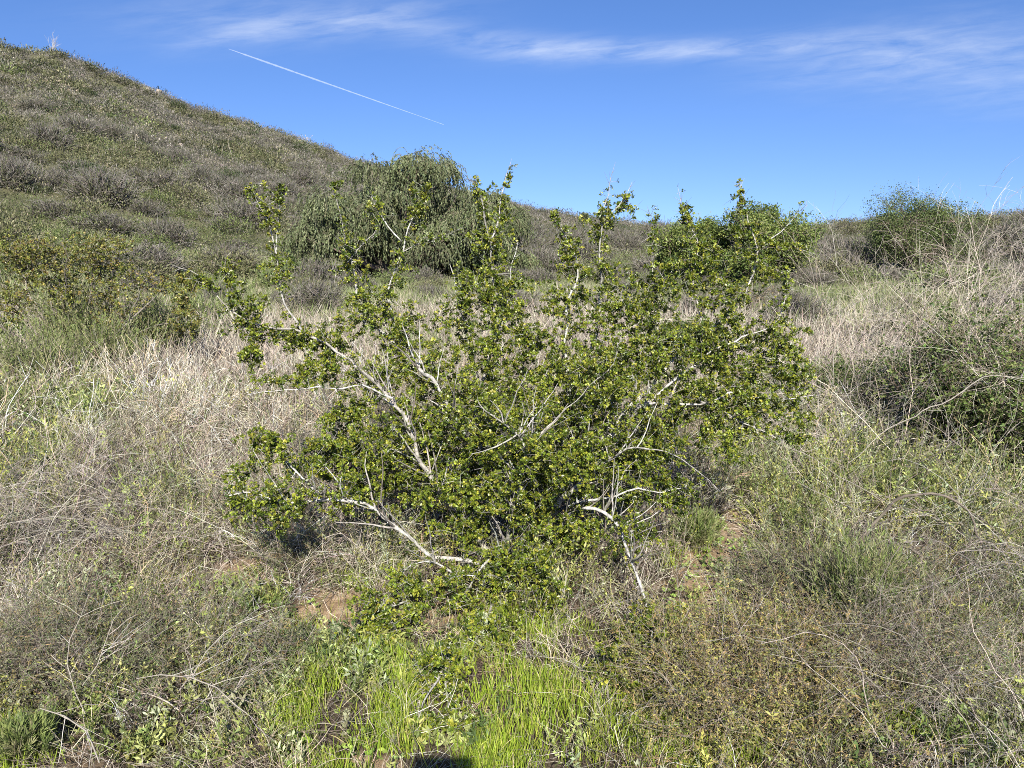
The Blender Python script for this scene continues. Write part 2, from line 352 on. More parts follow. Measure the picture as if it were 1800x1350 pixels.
def grow_shrub(limbs, attract, root, leafpal, leafw, scale=1., leaf=.011, thorn=True, per=10, names=('limb', 'leaves'), lmat=None, bmat=None, barkpal=None, maxtw=.45, twr=.0024, limb_leaf=.72, shoots=0):
    """limbs: list of (polyline(x,y,z,r)); attract (N,3). Twigs reach every attractor; one part per main limb with its leaves."""
    barkpal = barkpal or BARKPAL
    nodes, nid, nrad = [], [], []
    W = [Acc() for _ in limbs]; LV = [Acc() for _ in limbs]; parents = list(range(len(limbs)))
    owner = []
    for li, (own, pl) in enumerate(limbs):
        q = seg_curve(pl, .045 * scale)
        tubes(W[own], q[None, :, :3], q[None, :, 3] * .68 * (1 + .16 * rng.normal(size=(1, len(q)))), mixcol(barkpal[:2], 1, .05)[0], 7)
        if thorn:
            tp = np.repeat(q[-1:, :3], 4, 0) - rng.random((4, 1)) * (q[-1, :3] - q[-2, :3]) * 1.5; td = nrm(nrm(q[-1:, :3] - q[-3:-2, :3]) + rdir(4) * .75)
            tubes(W[own], np.stack([tp, tp + td * .02 * scale, tp + td * uni(.03, .06, (4, 1)) * scale], 1), taper(.0013 * scale, .3, 4, 3), mixcol(barkpal, 4), 3)
        nodes.append(q[:, :3]); nrad.append(q[:, 3]); nid.append(np.full(len(q), own)); owner.append(own)
    nodes = np.concatenate(nodes); nrad = np.concatenate(nrad); nid = np.concatenate(nid)
    if shoots:                          # stiff straight side branches off the limbs
        cand = np.where((nrad > .006 * scale) & (nrad < .024 * scale) & (np.linalg.norm(nodes - nodes[0], axis=1) < 1.15) & (nodes[:, 2] - nodes[0, 2] > .15))[0]; pk = rng.choice(cand, shoots)
        o_ = nrm(nodes[pk] - nodes[0]); dd_ = nrm(o_ * .8 + rdir(shoots) * .75 + [0, 0, .35])
        q = strands(nodes[pk], dd_, uni(.10, .30, shoots) * scale, 9, -.1, .10); r_ = np.minimum(nrad[pk] * .55, uni(.003, .0055, shoots) * scale)
        for own in set(owner):
            m = nid[pk] == own
            if m.any(): tubes(W[own], q[m], taper(r_[m], .35, m.sum(), 9), mixcol(barkpal, m.sum(), .1), 5)
        nodes = np.concatenate([nodes, q[:, 1:].reshape(-1, 3)]); nid = np.concatenate([nid, np.repeat(nid[pk], 8)]); nrad = np.concatenate([nrad, np.repeat(r_ * .6, 8)])
    ctr = nodes[0]
    # grow in order of distance
    KT = 6
    def dist0(at, nd):
        kd = KDTree(len(nd))
        for i_, p_ in enumerate(nd): kd.insert(p_, i_)
        kd.balance(); r_ = [kd.find(a) for a in at]
        return np.array([q[1] for q in r_]), np.array([q[2] for q in r_])
    rem = attract.copy(); TW = []; TO = []; TR = []
    for rnd in range(9):
        if len(rem) == 0: break
        ix, ds = dist0(rem, nodes)
        lim = np.quantile(ds, .28) if rnd < 8 else 9e9
        lim = max(lim, .05 * scale)
        sel = (ds <= lim) if rnd < 8 else np.ones(len(rem), bool)
        a0 = nodes[ix[sel]]; b0 = rem[sel]; oo = nid[ix[sel]]; rr_ = nrad[ix[sel]]
        dd = ds[sel]
        ok = dd < maxtw * scale
        a0, b0, oo, rr_, dd = a0[ok], b0[ok], oo[ok], rr_[ok], dd[ok]
        n = len(a0)
        if n:
            tt_ = np.linspace(0, 1, KT)[None, :, None]
            bow = rdir(n)[:, None, :] * (dd * .07)[:, None, None] * np.sin(tt_ * np.pi)
            pts_ = a0[:, None] * (1 - tt_) + b0[:, None] * tt_ + bow + rng.normal(size=(n, KT, 3)) * (dd * .03)[:, None, None] * (tt_ > 0)
            r0 = np.minimum(np.minimum(rr_ * .6, twr * scale * (1 + dd * 3 / scale)), rr_)
            TW.append(pts_); TO.append(oo); TR.append(r0)
            nodes = np.concatenate([nodes, pts_[:, 1:].reshape(-1, 3)]); nid = np.concatenate([nid, np.repeat(oo, KT - 1)])
            nrad = np.concatenate([nrad, (r0[:, None] * np.linspace(.9, .55, KT - 1)).ravel()])
        rem = rem[~sel]
    TW = np.concatenate(TW); TO = np.concatenate(TO); TR = np.concatenate(TR)
    for own in set(owner):
        m = TO == own
        if m.any():
            p_ = TW[m]; n = len(p_)
            tubes(W[own], p_, TR[m][:, None] * np.linspace(1, .4, KT)[None], mixcol(barkpal, n, .12), 3)
            ln = np.linalg.norm(p_[:, -1] - p_[:, 0], axis=1)
            cnt = np.maximum(1, (.55 * per * ln / (.13 * scale)).astype(int)).clip(1, per)
            # leafy spurs
            n_, k_, _ = p_.shape
            idx = np.repeat(np.arange(n_), cnt); t_ = uni(.12, 1.03, len(idx)).clip(0, 1) * (k_ - 1); i_ = np.minimum(t_.astype(int), k_ - 2); f_ = (t_ - i_)[:, None]
            pos = p_[idx, i_] * (1 - f_) + p_[idx, i_ + 1] * f_; tg = nrm(p_[idx, i_ + 1] - p_[idx, i_])
            sd = side(tg, .85); sl_ = uni(.001, .011, len(pos)) * scale
            cp = pos + sd * sl_[:, None]
            nl = 7; q_ = np.repeat(np.arange(len(cp)), nl)
            d_ = nrm(sd[q_] * .7 + rdir(len(q_)) * .9 + np.array([0, -.12, .25]))
            LL = leaf * uni(.5, 1.5, len(q_))
            cl = mixcol(leafpal, len(cp), .16, leafw)[q_] * uni(.75, 1.3, len(p_))[idx][q_][:, None] * uni(.8, 1.25, len(q_))[:, None]
            leaves(LV[own], cp[q_] + rdir(len(q_)) * .004 * scale, d_, LL, LL * .36, cl, .3, .62)
            if thorn:
                k2 = rng.random(len(pos)) < .14
                tp, td = pos[k2], side(tg[k2], .9); tl = uni(.02, .085, k2.sum()) * scale
                tpts = np.stack([tp, tp + td * tl[:, None] * .5, tp + td * tl[:, None]], 1)
                tubes(W[own], tpts, taper(.0011 * scale, .3, len(tp), 3), mixcol(barkpal, len(tp), .12), 3)
    if limb_leaf:                       # short leafy spurs straight on the limbs
        for li, (own, pl) in enumerate(limbs):
            q = seg_curve(pl, .011 * scale); tg = nrm(np.gradient(q[:, :3], axis=0))
            gate = np.clip(.62 + 1.3 * fbm(q[:, 0] + q[:, 2] * 2, q[:, 1] + q[:, 2], .14 * scale, 2) - .5 * (q[:, 3] > .016), 0, 1)
            k_ = rng.random(len(q)) < gate * limb_leaf
            pos = q[k_, :3]; sd = side(tg[k_], .9); cp = pos + sd * (q[k_, 3:4] * .6 + uni(.004, .035, (k_.sum(), 1)) * scale)
            tubes(W[own], np.stack([pos, pos * .5 + cp * .5, cp], 1), taper(.0013 * scale, .6, len(pos), 3), mixcol(barkpal, len(pos), .12), 3)
            q_ = np.repeat(np.arange(len(cp)), 8); d_ = nrm(sd[q_] * .5 + rdir(len(q_)) + [0, -.12, .25])
            leaves(LV[own], cp[q_] + rdir(len(q_)) * .006 * scale, d_, leaf * uni(.7, 1.35, len(q_)), leaf * .36, mixcol(leafpal, len(cp), .16, leafw)[q_] * uni(.8, 1.25, len(q_))[:, None], .3, .62)
    for own in sorted(set(owner)):
        wpart = W[own].build(names[0], bmat or M_BARK, root, smooth=False)
        LV[own].build(names[1], lmat or M_LEAF, wpart)
    return nodes

def fix(pt):
    px, py, Y_, r = pt
    yg = ground_Y(py)
    p = P(px, py, min(Y_, yg - .04)); return (*p, r)
def bl(*pts):                                   # px,py,Y,r
    return [fix(q) for q in pts]
B0 = (890, 1003, 3.42, .025)
LIMBS = [
 (0, bl(B0, (830, 985, 3.3, .02), (750, 975, 3.2, .0125), (700, 930, 3.15, .0125), (650, 883, 3.1, .011), (565, 873, 3.05, .009), (490, 872, 3.0, .006), (405, 867, 2.95, .003))),
 (0, bl((575, 875, 3.05, .008), (545, 855, 3.08, .0065), (515, 828, 3.1, .006), (487, 798, 3.12, .0045), (470, 765, 3.12, .003))),
 (1, bl(B0, (830, 930, 3.5, .028), (762, 862, 3.3, .017), (740, 800, 3.32, .015), (712, 742, 3.34, .013), (690, 700, 3.38, .012), (640, 655, 3.42, .011), (590, 612, 3.5, .0095), (530, 580, 3.6, .009), (460, 575, 3.55, .007), (405, 540, 3.5, .006), (385, 510, 3.5, .0045), (320, 472, 3.5, .002))),
 (2, bl((530, 580, 3.6, .009), (510, 545, 3.62, .008), (490, 510, 3.65, .007), (486, 440, 3.65, .0055), (465, 385, 3.65, .004), (438, 328, 3.65, .0015))),
 (2, bl((486, 440, 3.65, .005), (491, 385, 3.66, .0035), (494, 325, 3.66, .0015))),
 (1, bl((405, 540, 3.5, .005), (393, 500, 3.5, .004), (402, 452, 3.5, .002))),
 (1, bl((690, 700, 3.3, .006), (620, 678, 3.3, .005), (560, 682, 3.3, .0045), (440, 690, 3.25, .002))),
 (3, bl(B0, (840, 820, 3.65, .022), (795, 725, 3.35, .014), (755, 668, 3.4, .012), (705, 610, 3.75, .011), (640, 560, 3.78, .009), (615, 480, 3.8, .007), (610, 420, 3.8, .005), (590, 330, 3.8, .0015))),
 (4, bl((705, 610, 3.75, .010), (688, 560, 3.78, .009), (680, 515, 3.8, .008), (695, 460, 3.8, .0072), (707, 420, 3.8, .006), (735, 370, 3.82, .004), (750, 325, 3.82, .0015))),
 (4, bl((707, 425, 3.8, .005), (690, 395, 3.8, .004), (650, 345, 3.8, .0015))),
 (4, bl((700, 447, 3.8, .004), (760, 420, 3.78, .003), (815, 402, 3.76, .0012))),
 (3, bl((612, 460, 3.8, .004), (640, 430, 3.8, .003), (675, 395, 3.8, .0012))),
 (5, bl(B0, (872, 930, 3.55, .027), (870, 870, 3.6, .024), (860, 780, 3.7, .018), (850, 680, 3.75, .014), (866, 600, 3.8, .012), (862, 520, 3.8, .010), (862, 440, 3.8, .007), (850, 380, 3.8, .005), (828, 305, 3.8, .0012))),
 (5, bl((862, 440, 3.8, .006), (878, 370, 3.85, .004), (896, 290, 3.85, .0012))),
 (5, bl((866, 600, 3.8, .007), (893, 550, 3.82, .006), (898, 480, 3.83, .004), (912, 425, 3.83, .002))),
 (5, bl((855, 620, 3.78, .006), (810, 540, 3.8, .005), (790, 470, 3.82, .002))),
 (6, bl(B0, (935, 930, 3.6, .03), (975, 840, 3.7, .022), (1000, 700, 3.8, .016), (990, 600, 3.82, .012), (1000, 520, 3.85, .010), (1018, 480, 3.86, .007), (1000, 420, 3.86, .004), (973, 380, 3.86, .002))),
 (6, bl((1000, 700, 3.8, .013), (1050, 600, 3.85, .012), (1058, 510, 3.85, .009), (1045, 440, 3.86, .007), (1056, 390, 3.86, .005), (1068, 335, 3.86, .0022), (1080, 294, 3.86, .001))),
 (6, bl((1056, 395, 3.86, .004), (1085, 365, 3.86, .003), (1118, 330, 3.86, .001))),
 (7, bl(B0, (950, 940, 3.45, .034), (1008, 855, 3.28, .02), (1050, 790, 3.3, .018), (1100, 730, 3.4, .016), (1160, 660, 3.5, .013), (1240, 590, 3.7, .010), (1308, 515, 3.75, .008), (1335, 440, 3.8, .006), (1318, 390, 3.8, .004), (1300, 325, 3.8, .001))),
 (7, bl((1335, 440, 3.8, .005), (1375, 400, 3.8, .003), (1417, 360, 3.8, .001))),
 (7, bl((1335, 435, 3.8, .003), (1380, 435, 3.78, .0025), (1425, 430, 3.78, .001))),
 (8, bl((1240, 590, 3.7, .008), (1222, 500, 3.75, .006), (1232, 440, 3.78, .005), (1212, 390, 3.8, .003), (1187, 333, 3.8, .001))),
 (8, bl((1160, 660, 3.65, .008), (1150, 560, 3.7, .006), (1152, 480, 3.75, .004), (1145, 365, 3.8, .001))),
 (9, bl((1080, 755, 3.58, .014), (1130, 715, 3.4, .011), (1230, 705, 3.35, .008), (1290, 690, 3.35, .006), (1380, 700, 3.35, .004), (1440, 690, 3.35, .002))),
 (9, bl((1130, 715, 3.4, .009), (1200, 650, 3.4, .008), (1290, 600, 3.45, .006), (1365, 560, 3.5, .003), (1385, 490, 3.5, .0015))),
 (9, bl((1230, 705, 3.35, .006), (1300, 745, 3.3, .005), (1380, 768, 3.25, .003), (1425, 778, 3.25, .0015))),
 (10, bl(B0, (960, 960, 3.35, .018), (1000, 905, 3.3, .014), (1045, 885, 3.25, .011), (1095, 935, 3.15, .0105), (1115, 1000, 3.02, .009), (1135, 1060, 2.9, .0075), (1150, 1130, 2.62, .006), (1170, 1180, 2.45, .004), (1200, 1215, 2.35, .002))),
 (10, bl((1000, 890, 3.3, .008), (1060, 872, 3.25, .006), (1130, 863, 3.2, .005), (1225, 856, 3.15, .002))),
 (10, bl((1150, 1130, 2.62, .004), (1100, 1180, 2.5, .003), (1075, 1160, 2.5, .0015))),
 (10, bl((1170, 1180, 2.45, .004), (1150, 1215, 2.4, .004), (1175, 1242, 2.3, .0025))),
 (11, bl(B0, (885, 1040, 3.1, .012), (868, 1065, 3.0, .010), (845, 1100, 2.8, .0085), (800, 1150, 2.55, .0075), (762, 1210, 2.3, .005), (735, 1262, 2.12, .002))),
 (11, bl((795, 1150, 2.55, .006), (787, 1200, 2.35, .005), (790, 1250, 2.18, .003), (775, 1290, 2.08, .0015))),
 (12, bl(B0, (800, 1010, 3.1, .010), (720, 1045, 2.98, .007), (650, 1090, 2.8, .003))),
 (12, bl((800, 1010, 3.1, .008), (760, 985, 3.1, .006), (700, 990, 3.05, .003))),
 (12, bl(B0, (905, 965, 3.1, .012), (860, 985, 2.98, .008), (800, 1060, 2.85, .003))),
 (13, bl(B0, (900, 900, 3.25, .013), (925, 800, 3.1, .010), (915, 758, 3.02, .0075), (880, 733, 3.0, .006), (835, 712, 3.0, .003))),
 (13, bl((915, 760, 3.02, .005), (870, 780, 2.98, .004), (820, 800, 2.95, .002))),
 (13, bl((925, 790, 3.1, .007), (1000, 720, 3.1, .0035), (1060, 660, 3.15, .0025), (1090, 600, 3.2, .002))),
 (13, bl((1010, 860, 3.4, .010), (1090, 790, 3.2, .007), (1180, 790, 3.1, .004), (1260, 850, 3.0, .0015))),
]
ATT = [ # px, py, Y, rx, ry, rdepth(m), n
 (650, 660, 3.5, 40, 30, .12, 30), (700, 720, 3.45, 30, 40, .12, 30), (560, 600, 3.55, 50, 22, .1, 30), (755, 860, 3.35, 30, 40, .1, 30),
 (800, 930, 3.25, 50, 35, .15, 40), (895, 975, 3.12, 60, 24, .08, 46), (960, 930, 3.3, 60, 30, .12, 40), (880, 850, 3.5, 120, 70, .25, 130), (1060, 690, 3.6, 110, 90, .3, 90), (800, 680, 3.65, 100, 90, .25, 90), (1240, 720, 3.45, 90, 50, .2, 60), (800, 800, 3.5, 90, 80, .3, 110), (1000, 700, 3.7, 110, 90, .3, 130), (930, 800, 3.55, 130, 80, .3, 150), (720, 760, 3.55, 60, 80, .25, 80), (660, 800, 3.4, 60, 60, .2, 60), (1080, 820, 3.45, 90, 50, .25, 70), (660, 840, 3.4, 60, 40, .15, 60), (1130, 800, 3.4, 90, 45, .2, 110), (1180, 880, 3.25, 60, 25, .1, 30), (620, 730, 3.5, 45, 60, .15, 50),
 (720, 640, 3.65, 75, 60, .18, 120), (860, 600, 3.75, 80, 90, .22, 150), (880, 720, 3.6, 120, 100, .35, 260), (770, 770, 3.5, 90, 90, .3, 190), (700, 820, 3.45, 70, 60, .2, 80),
 (1010, 640, 3.7, 100, 95, .3, 190), (1120, 610, 3.65, 100, 80, .25, 160), (1000, 770, 3.5, 110, 80, .35, 220), (1120, 740, 3.45, 100, 80, .3, 170), (1225, 660, 3.5, 90, 65, .25, 150),
 (1320, 640, 3.45, 80, 55, .2, 110), (1300, 720, 3.35, 90, 40, .15, 90), (1380, 730, 3.3, 50, 45, .1, 30), (930, 860, 3.3, 100, 60, .22, 170), (1060, 850, 3.35, 90, 55, .2, 100), (840, 880, 3.2, 80, 60, .2, 110),
 (620, 760, 3.4, 60, 70, .2, 45), (580, 800, 3.3, 60, 40, .15, 20), (470, 885, 3.0, 75, 42, .12, 105), (470, 778, 3.1, 36, 24, .08, 50), (460, 830, 3.08, 50, 30, .1, 28), (620, 880, 3.1, 45, 35, .1, 25), (570, 870, 3.05, 40, 25, .08, 24),
 (440, 565, 3.53, 42, 32, .1, 50), (520, 590, 3.6, 60, 28, .12, 60), (590, 620, 3.6, 45, 30, .12, 40), (640, 550, 3.75, 50, 45, .14, 70), (690, 570, 3.78, 45, 50, .12, 50), (570, 655, 3.45, 60, 22, .1, 40), (450, 640, 3.4, 32, 12, .06, 12), (500, 672, 3.3, 40, 14, .06, 12),
 (398, 500, 3.5, 16, 30, .05, 16), (360, 490, 3.5, 28, 14, .05, 16), (415, 520, 3.5, 20, 30, .06, 14),
 (487, 480, 3.65, 22, 50, .07, 30), (470, 380, 3.65, 18, 40, .05, 24), (442, 338, 3.65, 8, 14, .03, 8), (493, 345, 3.66, 7, 20, .03, 10), (610, 440, 3.8, 22, 60, .08, 36), (593, 345, 3.8, 8, 24, .03, 10), (640, 500, 3.8, 25, 30, .06, 18), (700, 500, 3.8, 28, 60, .08, 22), (735, 370, 3.82, 18, 32, .05, 30), (665, 375, 3.8, 18, 22, .05, 12), (750, 335, 3.82, 7, 12, .02, 6), (760, 420, 3.78, 30, 14, .04, 8),
 (835, 500, 3.8, 45, 60, .14, 90), (865, 450, 3.8, 28, 50, .1, 50), (845, 365, 3.8, 12, 40, .04, 22), (885, 370, 3.85, 14, 40, .04, 22), (895, 315, 3.85, 4, 18, .02, 5), (900, 500, 3.83, 30, 50, .1, 45), (800, 560, 3.8, 40, 40, .12, 40),
 (1000, 540, 3.85, 45, 50, .14, 80), (1000, 440, 3.86, 26, 50, .08, 48), (976, 392, 3.86, 8, 18, .03, 8), (1055, 460, 3.86, 30, 60, .1, 60), (1060, 375, 3.86, 16, 24, .05, 18), (1095, 360, 3.86, 16, 18, .04, 20),
 (1100, 530, 3.75, 45, 45, .14, 60), (1160, 520, 3.72, 40, 70, .12, 85), (1148, 420, 3.78, 10, 45, .04, 16), (1220, 460, 3.76, 38, 55, .12, 75), (1205, 380, 3.8, 13, 34, .04, 20), (1260, 520, 3.7, 40, 45, .12, 55), (1315, 420, 3.8, 26, 50, .08, 38), (1300, 355, 3.8, 5, 22, .02, 9), (1345, 480, 3.75, 26, 35, .08, 26), (1375, 432, 3.78, 40, 5, .03, 14), (1290, 580, 3.6, 55, 40, .14, 80),
 (1370, 590, 3.5, 30, 40, .1, 36), (1390, 650, 3.4, 35, 35, .1, 36), (1380, 520, 3.5, 14, 40, .05, 16), (1400, 775, 3.25, 35, 12, .05, 14), (1310, 770, 3.3, 40, 25, .08, 16),
 (890, 1000, 3.0, 95, 42, .12, 130), (800, 1040, 2.9, 60, 40, .1, 60), (720, 1035, 2.95, 55, 32, .08, 50), (690, 1085, 2.75, 60, 26, .06, 60), (650, 1060, 2.9, 35, 20, .05, 20), (930, 1060, 2.9, 50, 25, .08, 22), (780, 1190, 2.38, 50, 60, .10, 70), (800, 1265, 2.14, 45, 22, .06, 18), (840, 1110, 2.7, 60, 40, .10, 50), (950, 1040, 2.95, 60, 35, .1, 40), (640, 1120, 2.75, 40, 18, .05, 12),
 (1150, 1100, 2.72, 75, 32, .1, 70), (1120, 1170, 2.5, 80, 40, .08, 85), (1190, 1220, 2.35, 55, 18, .06, 30), (1105, 940, 3.1, 35, 50, .08, 40), (1180, 855, 3.2, 55, 20, .08, 36), (1010, 930, 3.25, 55, 35, .12, 60), (950, 800, 3.05, 110, 60, .12, 130), (850, 740, 3.05, 70, 40, .1, 60), (1060, 680, 3.2, 70, 60, .12, 80), (1240, 780, 3.15, 60, 30, .1, 34), (1200, 600, 3.6, 60, 45, .15, 70),
]
def sample_att(A_, mult=1., rnd=rng):
    out = []
    for px, py, Y_, rx, ry, rd, n in A_:
        n = int(n * mult); m = max(2, n // 11); cu = rdir(m) * (rnd.random((m, 1)) ** .38); pick = rnd.integers(0, m, n)
        tight = np.array([26. / rx, .045 / max(rd, .02), 30. / ry]).clip(.1, .75)
        u = np.where(rnd.random((n, 1)) < .8, cu[pick] + rnd.normal(size=(n, 3)) * tight * .55, rdir(n) * (rnd.random((n, 1)) ** .38))
        for k in range(n):
            p = P(px + u[k, 0] * rx, py + u[k, 2] * ry, min(Y_ + u[k, 1] * rd, 9e9))
            zg = float(H(p[0], p[1])) + .03
            if p[2] < zg:
                yg = ground_Y(py + u[k, 2] * ry); p = P(px + u[k, 0] * rx, py + u[k, 2] * ry, yg - .06 - rnd.random() * .1)
            out.append(p)
    return np.array(out)
base = P(B0[0], B0[1], B0[2]); base[2] = H(base[0], base[1])
shrub = empty('thorny_shrub', base)
tag(shrub, 'large spreading thorny shrub with pale branches and small glossy green leaves, filling the middle', 'shrub')
# short flared foot of the trunk
tr_ = Acc(); tubes(tr_, np.array([[base + [0, 0, -.1], base + [0, 0, .02], base + [.01, 0, .12]]]), np.array([[.06, .045, .03]]), BARKPAL[1], 9)
tr_.build('trunk', M_BARK, shrub)
grow_shrub(LIMBS, sample_att(ATT, 1.9), shrub, LEAFPAL, LEAFW, per=34, leaf=.0106, shoots=260)

# ------------------------------------------------------------------ trees behind
def part(acc, name, mat, root): return acc.build(name, mat, root)
def tree(name, label, px, py_base, py_top, dist, halfw, pal, wts, kind, seed, cat='tree', nleaf=24000, lobes=26, base_lift=.15):
    global rng
    keep = rng; rng = np.random.default_rng(seed)
    b = P(px, 500, dist); b[2] = H(b[0], b[1]); top = P(px, py_top, dist)[2]; hgt = top - b[2]
    root = empty(name, b); tag(root, label, cat)
    hw = halfw / FPX * dist
    # lobes of the crown
    u = rdir(lobes); u[:, 2] = np.abs(u[:, 2]) * 1.0; rad_ = rng.random((lobes, 1)) ** .4
    cz = hgt * (.60 if kind == 'round' else .68)
    lc = b + np.array([0, 0, cz]) + u * rad_ * np.array([hw * (.82 if kind == 'drooping' else .72), hw * .6, hgt * .36]) - np.array([0, 0, hgt * .10])
    if kind == 'drooping':
        fx = uni(-1, 1, lobes); env = np.clip(1.0 - .42 * np.abs(fx) ** 1.8 + .16 * vnoise(fx * 9 + seed, fx * 0, 1.6), .3, 1.05); fz = rng.random(lobes) ** .6
        lc = b + np.stack([fx * hw * .92, uni(-.55, .55, lobes) * hw, hgt * (.10 + fz * (env * .86 - .10))], 1)
    low = (rng.random(lobes) < .42) & (kind != 'drooping'); lc[low, 2] = b[2] + hgt * uni(base_lift + .08, .42, low.sum())
    lr = (.08 + .24 * rng.random(lobes) ** 1.3) * hw * (1.1 if kind == 'round' else 1) * (.8 if kind == 'drooping' else 1)
    W = Acc()
    for k in range(lobes):
        a = b + np.array([uni(-.1, .1), uni(-.1, .1), 0]); q = seg_curve([(*a, .09 * hgt / 4), (*(a * .5 + lc[k] * .5 + rng.normal(size=3) * .12), .05 * hgt / 4), (*lc[k], .015)], .25)
        tubes(W, q[None, :, :3], q[None, :, 3], mixcol([(.16, .13, .10)], 1)[0], 6)
    Lf = Acc()
    if kind == 'drooping':
        per = nleaf // lobes // 14
        for k in range(lobes):
            d = rdir(per); d[:, 2] = np.abs(d[:, 2]) * .9 - .15
            st = lc[k] + d * lr[k] * np.array([1.25, 1.25, 1.0]) * uni(.55, 1.1, (per, 1))
            out = nrm(d * [1, 1, .2] + [0, 0, .35])
            pts = strands(st, out, uni(.25, .95, per) * hgt / 5, 8, 3.8, .18)
            pp, tg, ix = along(pts, 14, .05, 1)
            cl = mixcol(pal, per, .14, wts) * uni(.7, 1.25)
            leaves(Lf, pp, nrm(tg * .9 + rdir(len(pp)) * .5 + [0, 0, -.45]), uni(.07, .15, len(pp)), uni(.012, .024, len(pp)), cl[ix] * uni(.75, 1.25, (len(pp), 1)), .1, .5)
            tubes(W, pts[:per // 3], taper(.008, .5, per // 3, 8), mixcol([(.2, .18, .12)], per // 3), 3)
    else:
        per = nleaf // lobes
        for k in range(lobes):
            nc = 46
            d = rdir(nc); cpos = lc[k] + d * lr[k] * np.array([1.15, 1.15, 1.0]) * (rng.random((nc, 1)) ** .35) * uni(.8, 1.35, (nc, 1))
            cpos[:, 2] = np.maximum(cpos[:, 2], b[2] + .1)
            cc = mixcol(pal, nc, .16, wts); ix = rng.integers(0, nc, per)
            pp = cpos[ix] + rng.normal(size=(per, 3)) * lr[k] * .2
            leaves(Lf, pp, rdir(per) * .8 + np.array([0, 0, .25]), uni(.05, .11, per), uni(.014, .03, per), cc[ix] * uni(.8, 1.2, (per, 1)), .3, .55)
            st = np.repeat(lc[k][None], nc // 2, 0); tubes(W, np.stack([st, st * .5 + cpos[:nc // 2] * .5, cpos[:nc // 2]], 1), taper(.014, .35, nc // 2, 3), mixcol([(.2, .16, .12)], nc // 2), 3)
    part(W, 'trunk', M_WOOD, root); part(Lf, 'crown', M_SOFT, root)
    rng = keep
    return root
PEP = [(.115, .14, .06), (.15, .175, .08), (.08, .10, .04), (.20, .22, .11)]
tree('pepper_tree', 'wide drooping grey-green tree at the foot of the hill, tallest against the sky', 705, 500, 262, 31, 165, PEP, [4, 4, 3, 2], 'drooping', 21, nleaf=210000, lobes=95)
tree('pepper_tree', 'drooping grey-green tree whose crown slopes down behind the tall central stems of the shrub', 850, 500, 318, 33, 95, PEP, [4, 4, 3, 1], 'drooping', 22, nleaf=100000, lobes=50)
GRN = [(.11, .155, .035), (.16, .20, .045), (.07, .11, .025), (.21, .24, .07)]
tree('round_tree', 'bushy green tree behind the right tips of the thorny shrub', 1335, 500, 346, 28, 104, GRN, [4, 4, 2, 2], 'round', 23, nleaf=52000, lobes=40)
tree('round_tree', 'green rounded tree just left of a larger bushy one, behind the thorny shrub', 1215, 500, 366, 30, 92, GRN, [4, 4, 2, 2], 'round', 24, nleaf=38000, lobes=30)
tree('round_tree', 'dark green tree standing on the right skyline above the dead brush', 1605, 470, 336, 38, 120, [(.085, .12, .035), (.13, .165, .05), (.06, .085, .025), (.17, .20, .07)], [4, 4, 3, 1], 'round', 25, nleaf=42000, lobes=32)
tree('small_tree', 'small lone tree on the low skyline between hill and right-hand trees', 1022, 440, 358, 70, 18, PEP, [4, 3, 3, 1], 'round', 26, nleaf=5000, lobes=9)

# ------------------------------------------------------------------ hillside chaparral
CLTYPES = {
 'grey': ([(.21, .19, .155), (.28, .255, .215), (.15, .135, .105), (.12, .13, .06)], [4, 3, 3, 2]),
 'olive': ([(.125, .13, .055), (.17, .17, .08), (.09, .10, .04), (.22, .20, .12)], [4, 4, 3, 2]),
 'green': ([(.13, .165, .05), (.18, .215, .07), (.09, .12, .04)], [4, 4, 3]),
 'dark': ([(.05, .075, .025), (.075, .10, .035), (.035, .05, .02)], [4, 3, 3]),
 'tan': ([(.34, .29, .2), (.26, .22, .15), (.16, .17, .07)], [4, 3, 2]),
}
def clump_pts(n, leafy):
    """one low bush: blade-like faces of unit radius, height ~.6"""
    u = rdir(n); u[:, 2] = np.abs(u[:, 2]); r = rng.random((n, 1)) ** .33
    lump = 1 + .28 * np.sin(u[:, :1] * 7 + 1) * np.cos(u[:, 1:2] * 6)
    p = u * r * lump * np.array([1, 1, .78])
    d = nrm(u * [1, 1, 1.5] + rdir(n) * (.9 if leafy else .45))
    return p, d
def scatter_clumps(acc, C, S, types, nface, size, slim):
    vv = [clump_pts(nface, k % 2) for k in range(8)]
    order = rng.integers(0, 8, len(C)); names = np.array(types)
    for k in range(8):
        for tname in CLTYPES:
            m = (order == k) & (names == tname); n = m.sum()
            if not n: continue
            p, d = vv[k]; th = uni(0, 6.28, n); c, s = np.cos(th)[:, None], np.sin(th)[:, None]
            def rot(q): return np.stack([q[None, :, 0] * c - q[None, :, 1] * s, q[None, :, 0] * s + q[None, :, 1] * c, np.broadcast_to(q[None, :, 2], (n, len(q)))], -1)
            pp = C[m][:, None] + rot(p) * S[m][:, None, None] * np.array([1, 1, 1.]) ; dd = rot(d)
            pal, wt = CLTYPES[tname]
            bcol = mixcol(pal, n * nface, .12, wt).reshape(n, nface, 3) * uni(.42, 1.35, (n, 1, 1))
            sz = size * ((.6 + .4 * S[m]) * np.clip(np.hypot(C[m][:, 0], C[m][:, 1]) / 100, .42, 1.1))[:, None] * uni(.6, 1.4, (n, nface))
            sl = slim if tname in ('green', 'dark', 'olive') else slim * .55
            leaves(acc, pp.reshape(-1, 3), dd.reshape(-1, 3), sz.ravel(), (sz * sl).ravel(), bcol.reshape(-1, 3), .2, .5)
